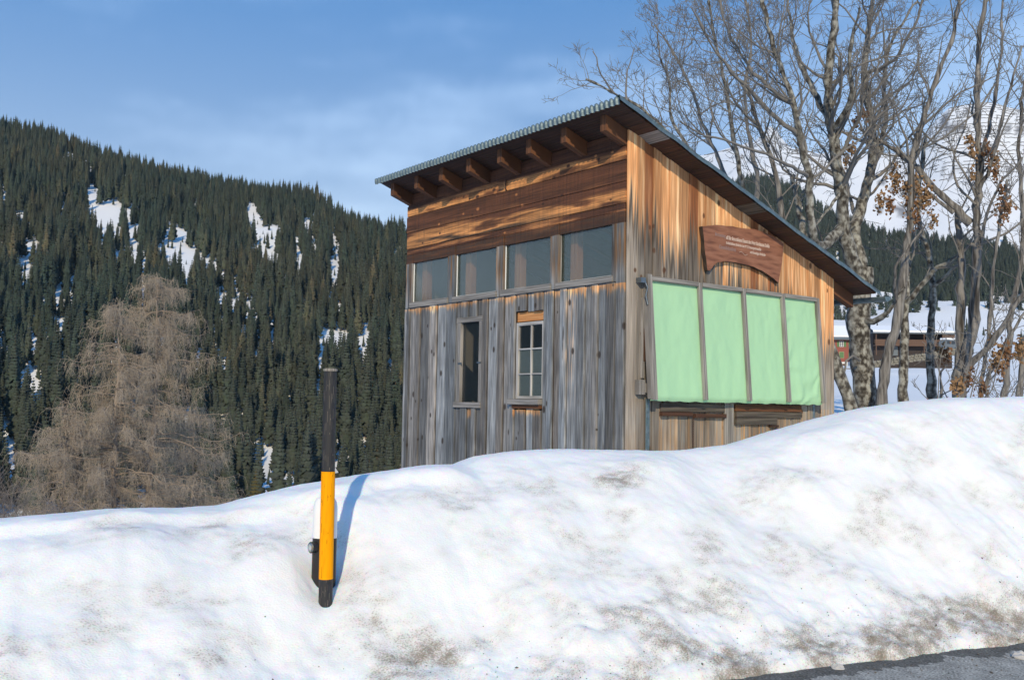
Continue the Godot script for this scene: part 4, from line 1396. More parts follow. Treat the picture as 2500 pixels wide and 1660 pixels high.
func spruce_crown(seed_: int, levels: int, arms: int, height := 24.0) -> ArrayMesh:
	var r := RandomNumberGenerator.new()
	r.seed = seed_
	var mb := MB.new()
	var slim := r.randf_range(0.85, 1.1)
	for l in levels:
		var f := float(l) / (levels - 1)
		var y := height * lerpf(0.10 + 0.05 * slim, 0.985, f)
		var reach := (3.3 * pow(1.0 - f, 0.8) * r.randf_range(0.82, 1.1) + 0.16) * slim
		var turn := r.randf() * TAU
		for a in arms:
			if r.randf() < 0.07: continue
			var w := turn + TAU * a / arms + r.randf_range(-0.3, 0.3)
			var len_ := reach * r.randf_range(0.68, 1.15)
			var d := Vector3(cos(w), 0, sin(w))
			var side := Vector3(-d.z, 0, d.x)
			var root := Vector3(0, y + 0.05 * len_, 0)
			var drop := lerpf(0.42, 0.1, f) * len_ * r.randf_range(0.7, 1.3)
			var wide := (0.30 * len_ + 0.16) * r.randf_range(0.8, 1.2)
			var mid := root + d * len_ * 0.55 + Vector3(0, -drop * 0.55, 0)
			var tip := root + d * len_ + Vector3(0, -drop * 0.85, 0)
			var sag := Vector3(0, -wide * 0.75, 0)
			var lft := mid + side * wide + sag
			var rgt := mid - side * wide + sag
			var hang := mid + d * len_ * 0.12 + Vector3(0, -wide * 1.5 - 0.1, 0)
			var k := mb.v.size()
			var up := (d * 0.75 + Vector3.UP * 0.65).normalized()
			mb.v.append_array([root, mid, tip, lft, rgt, hang])
			mb.n.append_array([up, up, (d + Vector3.UP * 0.3).normalized(), (up + side * 0.9).normalized(), (up - side * 0.9).normalized(), (d - Vector3.UP * 0.2).normalized()])
			var t := r.randf_range(0.75, 1.25)
			var c := Color(0.050 * t, 0.063 * t * r.randf_range(0.92, 1.06), 0.049 * t)
			var b := Color(c.r * 1.12, c.g * 1.08, c.b * 1.0)
			mb.c.append_array([c, c, b, c, c, c])
			for q in 6: mb.uv.append(Vector2.ZERO)
			for e in [[0, 3, 1], [1, 3, 2], [0, 1, 4], [1, 2, 4], [3, 5, 2], [4, 2, 5]]:
				var i0: int = k + e[0]
				var i1: int = k + e[1]
				var i2: int = k + e[2]
				if (mb.v[i2] - mb.v[i0]).cross(mb.v[i1] - mb.v[i0]).dot(mb.n[i0] + mb.n[i1] + mb.n[i2]) < 0.0:
					mb.ix.append_array([i0, i2, i1])
				else:
					mb.ix.append_array([i0, i1, i2])
	return mb.mesh(M.spruce)

func spruce_trunk_mesh(height := 24.0) -> ArrayMesh:
	var mb := MB.new()
	mb.tube(PackedVector3Array([Vector3(0, -1.5, 0), Vector3(0, height * 0.3, 0), Vector3(0, height * 0.98, 0)]), PackedFloat32Array([0.30, 0.21, 0.02]), 6)
	return mb.mesh(M.spruce_trunk)

# treeless gullies and glades on the hillside: bearing, from and to distance, half width, all in degrees and metres
const GLADES := [[-24.45, 877, 1028, 8.2], [-23.57, 846, 993, 11.9], [-23.23, 665, 813, 7.4], [-22.13, 649, 752, 11.1], [-21.25, 578, 687, 5.8], [-18.65, 561, 704, 12.4], [-18.29, 502, 614, 4.4], [-20.53, 521, 592, 4.2], [-15.02, 727, 849, 7.8], [-14.49, 622, 777, 9.3], [-13.76, 582, 744, 7.2], [-17.04, 550, 629, 5.6], [-16.4, 507, 599, 5.3], [-15.59, 495, 580, 3.6], [-14.93, 476, 541, 3.8], [-12.3, 587, 700, 4.5], [-11.47, 607, 688, 4.0], [-10.31, 634, 799, 4.2], [-10.19, 549, 699, 5.5], [-10.24, 513, 610, 3.7], [-26.19, 510, 609, 4.9], [-26.28, 483, 561, 5.2], [-24.69, 431, 497, 3.4], [-6.69, 661, 773, 4.5], [-10.72, 412, 473, 5.1], [-9.76, 425, 479, 7.9], [-8.52, 415, 478, 3.4], [-8.61, 324, 379, 3.5], [-9.76, 255, 354, 3.7], [-13.98, 248, 338, 5.0], [-12.75, 247, 292, 7.6], [-25.42, 253, 324, 6.5], [-25.75, 360, 395, 4.0], [-11.85, 687, 769, 6.4], [-19.38, 591, 665, 5.3], [-22.37, 610, 679, 4.8], [-26.66, 619, 689, 4.3]]

func in_glade(az: float, r: float) -> bool:
	for g in GLADES:
		if r > g[1] and r < g[2] and absf(az - g[0]) * 0.01745 * r < g[3] * (0.62 + 0.35 * sin(r * 0.07 + g[0] * 9.0)):
			return true
	return false

func rng_tone(f: float) -> float:
	return 0.7 + 0.6 * fposmod(f * 7.31, 1.0)

func build_forest() -> void:
	rng.seed = 51
	var crowns := []
	for k in 6:
		crowns.append(spruce_crown(600 + k, 21 + k % 3, 9))
	var trunk := spruce_trunk_mesh()
	var plots := []
	var thin := noise_of(131, 1.0 / 70.0, 3)
	var hue := noise_of(132, 1.0 / 120.0, 3)
	var x := -1250.0
	while x < 160.0:
		var z := -1350.0
		while z < 260.0:
			var px := x + rng.randf_range(-2.8, 2.8)
			var pz := z + rng.randf_range(-2.8, 2.8)
			var luck := rng.randf()
			var sz := rng.randf()
			var spin := rng.randf() * TAU
			var pick := rng.randi() % 6
			var tint := rng.randf()
			z += 5.6
			var r := sqrt(px * px + pz * pz)
			if r > 1230.0: continue
			var az := rad_to_deg(atan2(px, -pz))
			if r < (236.0 if az > -34.0 else 75.0): continue
			if az < -104.0 or az > 8.0: continue
			if az < -34.0 and r > 300.0 and luck > 0.6: continue
			if r > lerpf(1190.0, 840.0, clampf((az + 30.0) / 28.0, 0.0, 1.0)): continue
			if in_glade(az, r): continue
			var keep := 0.93 + thin.get_noise_2d(px, pz) * 0.5
			if luck > keep: continue
			var s := lerpf(0.42, 0.98, sz) * (1.0 + 0.25 * thin.get_noise_2d(px * 0.7 + 500.0, pz * 0.7))
			var warm := clampf(0.5 + hue.get_noise_2d(px, pz) * 1.1 + (tint - 0.5) * 0.8, 0.0, 1.0)
			plots.append([r, Vector3(px, land_y(px, pz) - 0.2, pz), s, spin, pick, Color(lerpf(0.68, 1.10, warm), lerpf(0.86, 1.0, warm), lerpf(0.92, 0.94, warm)) * rng_tone(tint) * (Color(1.75, 1.4, 1.2) if fposmod(tint * 13.7, 1.0) < 0.06 else Color.WHITE), az])
		x += 5.6
	# young spruces in the glades
	for g in GLADES:
		for k in 5:
			var r: float = rng.randf_range(g[1], g[2])
			var az: float = g[0] + rng.randf_range(-1, 1) * g[3] / r * 57.3
			var p := Vector3(sin(deg_to_rad(az)) * r, 0, -cos(deg_to_rad(az)) * r)
			p.y = land_y(p.x, p.z) - 0.2
			plots.append([r, p, rng.randf_range(0.12, 0.32), rng.randf() * TAU, rng.randi() % 6, Color(0.9, 1.0, 1.0), az])
	plots.sort_custom(func(a, b): return a[0] < b[0])
	var seen_ := 0
	var rest := [[], [], [], [], [], []]
	for p in plots:
		if seen_ < 290 and p[6] > -27.8 and p[6] < -5.6 and p[2] > 0.5:
			seen_ += 1
			var o := thing("spruce_tree", p[1], "dark green spruce among the nearest rows of trees at the foot of the forest hillside", "tree", "spruces at the foot of the hillside", p[3])
			o.scale = Vector3.ONE * p[2]
			put_mesh(trunk, "trunk", o)
			put_mesh(crowns[p[4]], "crown", o)
		else:
			rest[p[4]].append(p)
	for k in 6:
		fill_forest("spruce_forest", rest[k], crowns[k], "dense dark spruce forest covering the hillside")
		if k == 0:
			var all_ := []
			for q in rest:
				for p in q:
					if p[0] < 620.0: all_.append(p)
			fill_forest("forest_trunks", all_, trunk, "tree trunks standing in the hillside forest")
	# the shaded wood below the mountains
	var far := []
	for k in 3:
		far.append(spruce_crown(700 + k, 12, 6, 15.0))
	var lots := [[], [], []]
	var edge := noise_of(133, 1.0 / 160.0, 4)
	var streak := noise_of(134, 1.0 / 45.0, 3)
	var az := 8.0
	for k in 26000:
		var a := rng.randf_range(8.0, 33.0)
		var r := sqrt(rng.randf_range(950.0 * 950.0, 1850.0 * 1850.0))
		var px := sin(deg_to_rad(a)) * r
		var pz := -cos(deg_to_rad(a)) * r
		var en := edge.get_noise_2d(px, pz)
		var top_ := lut(a, [13.0, 15.5, 18.0, 21.0, 34.0], [1774.0, 1762.0, 1718.0, 1632.0, 1632.0]) + en * 100.0
		var bot := lut(a, [13.0, 18.0, 22.0, 30.0], [1120.0, 1165.0, 1260.0, 1310.0]) + en * 160.0
		if r > top_ or r < bot:
			if not (r < bot and r > bot - 200.0 and rng.randf() < 0.10 + en * 0.1): continue
		if streak.get_noise_2d(a * 260.0, r * 0.12) > 0.26 + 0.1 * en: continue
		var p := Vector3(px, land_y(px, pz) - 0.5, pz)
		lots[k % 3].append([r, p, rng.randf_range(0.75, 1.35), rng.randf() * TAU, 0, Color(0.85, 0.93, 0.93) * rng_tone(rng.randf()), a])
	for k in 3:
		fill_forest("distant_forest", lots[k], far[k], "dark blue wood on the slope below the snowy mountains")
	# scattered small spruces on the meadow above the village
	for k in 24:
		var a := rng.randf_range(16.8, 29.0)
		var r := rng.randf_range(430.0, 900.0)
		var p := Vector3(sin(deg_to_rad(a)) * r, 0, -cos(deg_to_rad(a)) * r)
		p.y = land_y(p.x, p.z) - 0.3
		var o := thing("meadow_spruce", p, "small dark spruce alone on the snow meadow above the village", "tree", "small spruces on the snow meadow", rng.randf() * TAU)
		o.scale = Vector3.ONE * rng.randf_range(0.3, 0.6)
		put_mesh(trunk, "trunk", o)
		put_mesh(crowns[k % 6], "crown", o)

func fill_forest(called: String, list: Array, m: Mesh, label: String) -> void:
	var mm := MultiMesh.new()
	mm.transform_format = MultiMesh.TRANSFORM_3D
	mm.use_colors = called != "forest_trunks"
	mm.mesh = m
	mm.instance_count = list.size()
	for i in list.size():
		var p: Array = list[i]
		mm.set_instance_transform(i, Transform3D(Basis(Vector3.UP, p[3]).scaled(Vector3.ONE * p[2]), p[1]))
		if mm.use_colors: mm.set_instance_color(i, p[5])
	var o := MultiMeshInstance3D.new()
	o.name = numbered(called)
	o.multimesh = mm
	add_child(o)
	tag(o, label, "forest", "", "stuff")

# ---------------------------------------------------------------- bare trees

func wild(r: RandomNumberGenerator) -> Vector3:
	return Vector3(r.randfn(), r.randfn(), r.randfn())

func larch(base: Vector3, height: float, spread: float, arms: int, twigs: int, seed_: int, label: String) -> void:
	var r := RandomNumberGenerator.new()
	r.seed = seed_
	var o := thing("larch_tree", base, label, "tree", "bare larches below the road")
	var tb := MB.new()
	var pts := PackedVector3Array()
	var rad := PackedFloat32Array()
	for i in 13:
		var f := i / 12.0
		pts.append(Vector3(r.randf_range(-0.06, 0.06) * (1.0 + f), height * f, r.randf_range(-0.06, 0.06)))
		rad.append(lerpf(0.26, 0.012, pow(f, 0.85)) * height / 16.0)
	tb.tube(pts, rad, 8)
	put(tb, "trunk", M.larch_bark, o)
	var bb := MB.new()
	var wb := MB.new()
	for a in arms:
		var f := pow(r.randf(), 0.9) * 0.95 + 0.04
		var y := height * f
		var w := r.randf() * TAU
		var d := Vector3(cos(w), 0, sin(w))
		var len_ := spread * (0.12 + pow(1.0 - f, 0.6)) * (r.randf_range(0.35, 0.8) if r.randf() < 0.6 else r.randf_range(0.8, 1.2))
		var p := pts[int(f * 12.0)] * Vector3(1, 0, 1) + Vector3(0, y, 0)
		var line := PackedVector3Array([p])
		var lr := PackedFloat32Array([0.020 + 0.007 * len_])
		var segs := 8
		var bend := r.randf_range(0.6, 1.3)
		for s in segs:
			var g := float(s + 1) / segs
			var slope := lerpf(0.25, -0.30, smoothstep(0.0, 0.5, g)) * bend + 0.7 * smoothstep(0.6, 1.0, g) * bend
			p += (d + Vector3(0, slope, 0) + wild(r) * 0.16).normalized() * len_ / segs
			line.append(p)
			lr.append(lerpf(0.017 + 0.006 * len_, 0.005, g))
		bb.tube(line, lr, 4, false)
		var m := int(twigs * r.randf_range(0.25, 1.1) * (0.25 + len_ / spread))
		for k in m:
			var g := pow(r.randf(), 0.6) * segs * 0.999
			var i := int(g)
			var q := line[i].lerp(line[i + 1], g - i)
			var side := wild(r)
			var dir := (side * 0.5 + d * 0.35 + Vector3(0, -0.25, 0)).normalized()
			var tl := r.randf_range(0.2, 0.75)
			var e := q + dir * tl * 0.5
			var e2 := e + (dir * 0.35 + Vector3(0, -0.9, 0)).normalized() * tl * 0.7
			wb.twig(q, e, 0.0058, 0.0045)
			wb.twig(e, e2, 0.0045, 0.0035)
			for b in 2:
				var s0 := e.lerp(e2, r.randf_range(0.0, 0.9))
				wb.twig(s0, s0 + (Vector3(0, -0.6, 0) + wild(r) * 0.5).normalized() * r.randf_range(0.12, 0.4), 0.0045, 0.003)
	put(bb, "branches", M.larch_bark, o).set_meta("kind", "stuff")
	put(wb, "twigs", M.larch_twig, o).set_meta("kind", "stuff")

func shrub(base: Vector3, height: float, stems: int, seed_: int, label: String) -> void:
	var r := RandomNumberGenerator.new()
	r.seed = seed_
	var o := thing("bare_shrub", base, label, "shrub", "bare shrubs below the road")
	var mb := MB.new()
	for k in stems:
		var d := (Vector3.UP + wild(r) * 0.3).normalized()
		branch(mb, Vector3(r.randfn() * 0.25, 0, r.randfn() * 0.25), d, height * r.randf_range(0.6, 1.05), 0.015, 0, r, {"levels": 2, "kids": [5.5, 7.0], "up": 0.12, "wig": 0.10, "spread": 0.7, "ratio": 0.5, "seg": 0.35, "least": 0.0045})
	put(mb, "stems", M.shrub, o).set_meta("kind", "stuff")

# a branch that wanders, tapers and carries smaller ones
func branch(mb: MB, p: Vector3, dir: Vector3, length: float, rad: float, level: int, r: RandomNumberGenerator, how: Dictionary) -> void:
	var n := clampi(int(length / how.seg) + 1, 2, 9)
	var line := PackedVector3Array([p])
	var rr := PackedFloat32Array([rad])
	var d := dir
	for i in n:
		d = (d + wild(r) * how.wig + Vector3.UP * how.up).normalized()
		line.append(line[i] + d * length / n)
		rr.append(maxf(how.least * 0.7, rad * (1.0 - 0.72 * (i + 1) / n)))
	if rad < 0.012:
		for i in n:
			mb.twig(line[i], line[i + 1], rr[i], rr[i + 1])
	else:
		mb.tube(line, rr, 5 if rad < 0.03 else 7, false)
	offshoots(mb, line, rr, level, length, r, how)

func offshoots(mb: MB, line: PackedVector3Array, rr: PackedFloat32Array, level: int, length: float, r: RandomNumberGenerator, how: Dictionary, from := 0.2) -> void:
	if level >= how.levels: return
	var m := int(length * how.kids[level] * r.randf_range(0.8, 1.2)) + 1
	var n := line.size() - 1
	for k in m:
		var g := lerpf(from, 0.999, pow(r.randf(), 0.8)) * n
		var i := mini(int(g), n - 1)
		var q := line[i].lerp(line[i + 1], g - i)
		var t := (line[i + 1] - line[i]).normalized()
		var w := wild(r)
		w = (w - t * w.dot(t)).normalized()
		var d: Vector3 = (t * (1.0 - how.spread * 0.55) + w * how.spread).normalized()
		var lr := lerpf(rr[i], rr[i + 1], g - i)
		var l: float = maxf(0.10, length * how.ratio * r.randf_range(0.45, 1.1) * (1.15 - 0.55 * g / n))
		branch(mb, q, d, minf(l, how.get("most", 9.0)), maxf(how.least, lr * r.randf_range(0.3, 0.52)), level + 1, r, how)

func build_larches() -> void:
	var p := at(352, 1550, 46)
	larch(Vector3(p.x, -9.2, p.z), 16.7, 5.0, 210, 72, 901, "tallest bare larch with drooping brown twigs below the road")
	p = at(258, 1550, 44)
	larch(Vector3(p.x, -9.4, p.z), 15.4, 5.2, 190, 72, 902, "bare larch just left of the tallest larch, its trunk partly hidden")
	p = at(135, 1550, 42)
	larch(Vector3(p.x, -9.6, p.z), 11.2, 4.6, 150, 58, 903, "shorter bare larch at the left of the larch group")
	p = at(455, 1550, 50)
	larch(Vector3(p.x, -10.4, p.z), 11.8, 4.6, 140, 58, 904, "short bare larch at the right of the larch group")
	p = at(985, 1400, 40)
	larch(Vector3(p.x + 1.0, -8.2, p.z), 10.2, 2.2, 60, 40, 905, "bare larch half hidden behind the left end of the hut")
	rng.seed = 61
	var spots := [[-10, 1420, 21, 2.6], [60, 1420, 24, 2.6], [120, 1420, 22, 2.9], [175, 1420, 26, 2.8], [20, 1420, 27, 4.6], [225, 1420, 25, 2.3]]
	var says := ["grey bare shrub cut by the left edge of the photo", "grey bare shrub second from the left edge", "low grey shrub with upright stems in front of the snow gap", "grey shrub right of the upright stemmed one", "tall grey bare shrub behind the others at the left edge", "small grey shrub farthest right, at the foot of the larches"]
	for i in spots.size():
		var q: Array = spots[i]
		p = at(q[0], q[1], q[2])
		var y := land_y(p.x, p.z)
		shrub(Vector3(p.x, y - 0.2, p.z), q[3], 24, 910 + i, says[i])
	# one reddish young conifer beside the glade
	p = at(622, 1200, 150)
	var yb := at(622, 1260, 150).y
	var o := thing("brownish_conifer", Vector3(p.x, yb, p.z), "low brownish green conifer just behind the snow bank left of the stake", "tree")
	put_mesh(spruce_trunk_mesh(), "trunk", o)
	var bush := put_mesh(spruce_crown(777, 14, 9), "crown", o)
	var bm := surf(Color(0.32, 0.29, 0.15))
	bush.material_override = bm
	o.scale = Vector3(0.52, 0.30, 0.52)

const BUSHY := {"levels": 3, "kids": [4.4, 7.5, 10.0], "up": 0.10, "wig": 0.25, "spread": 0.62, "ratio": 0.46, "seg": 0.28, "least": 0.0044, "most": 1.7}
const AIRY := {"levels": 3, "kids": [2.6, 5.5, 7.0], "up": 0.10, "wig": 0.22, "spread": 0.6, "ratio": 0.42, "seg": 0.30, "least": 0.0045, "most": 1.5}

const FINE := {"levels": 3, "kids": [5.0, 8.0, 9.0], "up": 0.08, "wig": 0.25, "spread": 0.62, "ratio": 0.4, "seg": 0.2, "least": 0.0044, "most": 0.75}

# a limb drawn through points of [photo x, photo y, distance], its thickness in photo pixels at either end
func limb(o: Node3D, called: String, pts: Array, w0: float, w1: float, mat: Material, twig_mat: Material, how: Dictionary, seed_: int, from := 0.2) -> void:
	var r := RandomNumberGenerator.new()
	r.seed = seed_
	var c := Curve3D.new()
	for q in pts:
		c.add_point(at(q[0], q[1], q[2]) - o.position)
	for i in range(1, pts.size() - 1):
		var t := (c.get_point_position(i + 1) - c.get_point_position(i - 1)) / 6.0
		c.set_point_in(i, -t)
		c.set_point_out(i, t)
	c.bake_interval = 0.16
	var line := PackedVector3Array()
	var rr := PackedFloat32Array()
	var n := int(c.get_baked_length() / 0.16) + 2
	for i in n:
		var f := float(i) / (n - 1)
		var p := c.sample_baked(f * c.get_baked_length(), true)
		if i > 0: p += wild(r) * 0.010
		line.append(p)
		rr.append(lerpf(w0 * 0.94, w1 * 0.85, pow(f, 0.7)) * 0.5 * pts[0][2] / LENS * r.randf_range(0.94, 1.07))
	var mb := MB.new()
	mb.tube(line, rr, 12 if w0 > 12 else 7)
	if w0 > 12:      # burls, ribs and hollows
		var lump := noise_of(seed_ + 40, 3.2, 4)
		for i in mb.v.size():
			var q := mb.v[i]
			mb.v[i] = q + mb.n[i] * lump.get_noise_3d(q.x * 1.6, q.y * 0.7, q.z * 1.6) * (0.012 + 0.16 * w0 * 0.5 * pts[0][2] / LENS)
	put(mb, called, mat, o)
	if how:
		var tb := MB.new()
		offshoots(tb, line, rr, 0, c.get_baked_length(), r, how, from)
		if tb.v.size():
			put(tb, "branches", twig_mat, o).set_meta("kind", "stuff")

func leaf_clusters(o: Node3D, spots: Array, seed_: int) -> void:
	var r := RandomNumberGenerator.new()
	r.seed = seed_
	for q in spots:
		var mb := MB.new()
		var c: Vector3 = at(q[0], q[1], q[2]) - o.position
		for k in int(q[4] * 1.9):
			var p: Vector3 = c + Vector3(r.randfn() * 0.8, r.randfn() * 1.7, r.randfn() * 0.8) * q[3] * 0.62
			var b := Basis(Vector3(r.randfn(), r.randfn(), r.randfn()).normalized(), r.randf() * TAU)
			var s := r.randf_range(0.013, 0.027)
			# a curled lobed leaf: five points round a raised midrib
			var a := p + b * Vector3(0, -s * 1.3, 0)
			var t := p + b * Vector3(0, s * 1.4, s * 0.3)
			var m := p + b * Vector3(0, 0, s * 0.55)
			var l1 := p + b * Vector3(-s, s * 0.5, -s * 0.2)
			var l2 := p + b * Vector3(-s * 0.8, -s * 0.7, 0)
			var r1 := p + b * Vector3(s, s * 0.4, -s * 0.35)
			var r2 := p + b * Vector3(s * 0.7, -s * 0.8, 0.1 * s)
			var inn := p - b * Vector3(0, 0, s * 3.0)
			mb.tri(m, a, l2, inn); mb.tri(m, l2, l1, inn); mb.tri(m, l1, t, inn)
			mb.tri(m, t, r1, inn); mb.tri(m, r1, r2, inn); mb.tri(m, r2, a, inn)
		put(mb, "dead_leaves", M.leaf_a if r.randf() < 0.6 else M.leaf_b, o).set_meta("kind", "stuff")

func maple(px: float, py: float, depth: float, label: String) -> Node3D:
	return thing("maple_tree", at(px, py, depth) - Vector3(0, 0.4, 0), label, "tree", "bare maples behind the hut")

func build_maples() -> void:
	var bk: Material = M.bark_maple
	var bb: Material = M.bark_brown
	var th: Material = M.bark_thin
	# the big lichen-grey maple beside the low end of the hut
	var d := 16.0
	var a := maple(2120, 1030, d, "big lichen grey maple with forked trunk beside the low end of the hut")
	limb(a, "trunk", [[2122, 1040, d], [2112, 930, d], [2104, 850, d], [2096, 780, d], [2105, 715, d], [2108, 660, d]], 66, 58, bk, th, {}, 1)
	limb(a, "limb", [[2100, 690, d], [2072, 610, d - 0.2], [2062, 554, d - 0.3], [2050, 442, d - 0.5], [2029, 303, d - 0.7], [2024, 210, d - 0.9], [2038, 47, d - 1.1], [2040, -60, d - 1.2]], 42, 15, bk, th, BUSHY, 2)
	limb(a, "limb", [[2108, 680, d], [2094, 600, d + 0.2], [2089, 554, d + 0.3], [2127, 419, d + 0.5], [2131, 303, d + 0.7], [2113, 210, d + 0.8], [2117, 116, d + 1.0], [2136, -20, d + 1.2]], 38, 13, bk, th, BUSHY, 3)
	limb(a, "limb", [[2052, 470, d - 0.5], [1991, 554, d - 1.0]], 10, 6, bk, th, AIRY, 4)
	limb(a, "limb", [[2052, 560, d - 0.3], [2010, 600, d - 0.8], [1985, 570, d - 1.1], [1973, 419, d - 1.3], [1954, 345, d - 1.4], [1936, 242, d - 1.6], [1900, 150, d - 1.7], [1870, 40, d - 1.8], [1850, -40, d - 1.9]], 30, 9, bk, th, BUSHY, 5, 0.3)
	limb(a, "limb", [[2026, 290, d - 0.7], [1975, 200, d - 0.3], [1940, 110, d], [1925, 0, d + 0.2]], 20, 8, bk, th, BUSHY, 6)
	limb(a, "limb", [[1950, 330, d - 1.4], [1880, 270, d - 1.7], [1800, 190, d - 2.0], [1740, 110, d - 2.2], [1690, 20, d - 2.4]], 15, 5, th, th, BUSHY, 7)
	limb(a, "limb", [[1938, 250, d - 1.6], [1860, 200, d - 1.5], [1780, 80, d - 1.4], [1750, -20, d - 1.4]], 13, 5, th, th, BUSHY, 8)
	limb(a, "limb", [[2127, 400, d + 0.5], [2165, 300, d + 0.9], [2160, 200, d + 1.2], [2180, 100, d + 1.5], [2240, 0, d + 1.7]], 18, 7, bk, th, BUSHY, 9)
	limb(a, "limb", [[2030, 320, d - 0.7], [2080, 240, d - 1.2], [2075, 130, d - 1.5], [2100, 20, d - 1.8]], 18, 7, bk, th, BUSHY, 10)
	limb(a, "limb", [[2116, 180, d + 0.9], [2180, 150, d + 0.4], [2235, 60, d], [2260, -30, d - 0.2]], 12, 5, th, th, BUSHY, 11)
	limb(a, "limb", [[1973, 430, d - 1.3], [1900, 390, d - 1.9], [1800, 350, d - 2.3], [1720, 330, d - 2.6], [1660, 300, d - 2.8]], 12, 4, th, th, BUSHY, 12)
	limb(a, "limb", [[2095, 790, d], [2140, 780, d - 0.3], [2170, 760, d - 0.5], [2210, 700, d - 0.7]], 20, 8, bk, th, AIRY, 13)
	limb(a, "limb", [[2100, 880, d - 0.3], [2085, 868, d - 0.5], [2064, 885, d - 0.6], [2060, 950, d - 0.6]], 7, 5, th, th, {}, 14)
	# slender brown stem in front of it
	var b := maple(1925, 700, 15.0, "slender brown maple stem with broken top, close behind the hut roof")
	limb(b, "trunk", [[1935, 800, 15], [1925, 650, 15], [1912, 531, 15], [1894, 419, 15], [1856, 317, 14.9], [1833, 242, 14.8], [1808, 196, 14.8]], 21, 10, bb, th, AIRY, 21, 0.4)
	limb(b, "limb", [[1852, 305, 14.9], [1810, 270, 14.7], [1785, 235, 14.5], [1772, 190, 14.4]], 9, 5, th, th, BUSHY, 22)
	# the leaning one that crosses behind the hut
	var c := maple(2085, 1020, 15.2, "thick maple trunk leaning left behind the corner of the hut")
	limb(c, "trunk", [[2092, 1040, 15.2], [2062, 940, 15.2], [2036, 862, 15.3], [2010, 790, 15.6], [1985, 700, 16.0], [1960, 560, 16.5], [1935, 430, 17]], 38, 16, bk, th, AIRY, 31, 0.5)
	# a maple whose trunk stands hidden behind the roof and whose limbs fan out over it
	var g := maple(1830, 900, 17.5, "spreading bare maple whose branches fan out above the hut roof")
	limb(g, "trunk", [[1850, 930, 17.5], [1845, 700, 17.5], [1835, 560, 17.5]], 34, 26, bk, th, {}, 41)
	limb(g, "limb", [[1835, 570, 17.5], [1770, 470, 17.3], [1700, 400, 17.0], [1640, 330, 16.8], [1560, 262, 16.6], [1500, 228, 16.5], [1460, 204, 16.4], [1432, 192, 16.4]], 19, 4, bk, th, FINE, 42, 0.35)
	limb(g, "limb", [[1500, 228, 16.5], [1470, 190, 16.4], [1455, 150, 16.3], [1448, 125, 16.3]], 6, 3, th, th, FINE, 43)
	limb(g, "limb", [[1530, 246, 16.5], [1528, 200, 16.6], [1540, 150, 16.6], [1548, 118, 16.6]], 6, 3, th, th, FINE, 44)
	limb(g, "limb", [[1760, 470, 17.3], [1690, 370, 17.6], [1640, 290, 17.8], [1636, 210, 17.9], [1612, 140, 18], [1606, 75, 18]], 13, 4, bk, th, BUSHY, 45, 0.3)
	limb(g, "limb", [[1800, 520, 17.5], [1760, 400, 17.9], [1720, 310, 18.2], [1690, 220, 18.4], [1640, 120, 18.6], [1600, 60, 18.8]], 15, 5, th, th, BUSHY, 46, 0.3)
	limb(g, "limb", [[1835, 560, 17.5], [1810, 440, 17.2], [1790, 330, 17.0], [1770, 200, 16.8], [1745, 90, 16.6], [1730, 0, 16.5]], 17, 6, bk, th, BUSHY, 47, 0.3)
	limb(g, "limb", [[1840, 560, 17.5], [1850, 440, 18.0], [1830, 330, 18.3], [1820, 220, 18.6], [1835, 100, 18.8], [1820, 0, 19]], 16, 6, th, th, BUSHY, 48, 0.3)
	limb(g, "limb", [[1720, 420, 17.1], [1640, 380, 16.6], [1580, 330, 16.3], [1545, 300, 16.2]], 8, 4, th, th, FINE, 49)
	limb(g, "limb", [[1836, 580, 17.5], [1780, 540, 16.8], [1720, 470, 16.3], [1660, 425, 16.0]], 9, 4, th, th, BUSHY, 50)
	# grey-brown stem without lichen, long and nearly straight
	var e := maple(2155, 1010, 15.4, "long smooth grey brown maple stem right of the forked trunk")
	limb(e, "trunk", [[2152, 1030, 15.4], [2155, 978, 15.4], [2165, 882, 15.4], [2187, 803, 15.4], [2200, 723, 15.4], [2209, 643, 15.4], [2222, 548, 15.4], [2229, 387, 15.3], [2252, 303, 15.2], [2285, 196, 15.1], [2327, 93, 15.0], [2341, 14, 15.0], [2350, -40, 15]], 33, 9, bb, th, AIRY, 51, 0.45)
	limb(e, "limb", [[2190, 730, 15.3], [2186, 670, 15.0], [2190, 645, 14.9], [2225, 600, 14.8], [2262, 548, 14.7]], 11, 5, bb, th, AIRY, 52)
	# lichen stems
	var f := maple(2207, 1010, 16.6, "straight lichen covered maple trunk with a limb bending right")
	limb(f, "trunk", [[2206, 1020, 16.6], [2208, 851, 16.6], [2213, 730, 16.6]], 27, 22, bk, th, {}, 61)
	limb(f, "limb", [[2213, 740, 16.6], [2248, 700, 16.4], [2285, 655, 16.2], [2330, 632, 16.0], [2376, 596, 15.8]], 17, 9, bk, th, AIRY, 62)
	limb(f, "limb", [[2213, 745, 16.6], [2222, 650, 16.9], [2218, 560, 17.2], [2240, 450, 17.4], [2225, 330, 17.6]], 12, 5, bk, th, AIRY, 63)
	var h := maple(2276, 1005, 17.0, "slim mottled maple trunk in front of the stone wall")
	limb(h, "trunk", [[2277, 1020, 17], [2273, 883, 17], [2276, 771, 17], [2279, 691, 17], [2267, 605, 17], [2244, 548, 17.1], [2248, 440, 17.3], [2262, 330, 17.5]], 28, 8, bk, th, AIRY, 71, 0.4)
	limb(h, "limb", [[2277, 700, 17], [2310, 672, 16.7], [2345, 640, 16.5]], 13, 6, bk, th, AIRY, 72)
	var st := maple(2297, 1000, 16.8, "short snapped maple stump with splintered top")
	limb(st, "trunk", [[2296, 1020, 16.8], [2297, 960, 16.8], [2299, 912, 16.8], [2306, 898, 16.75], [2316, 893, 16.7]], 13, 4, bb, th, {}, 73)
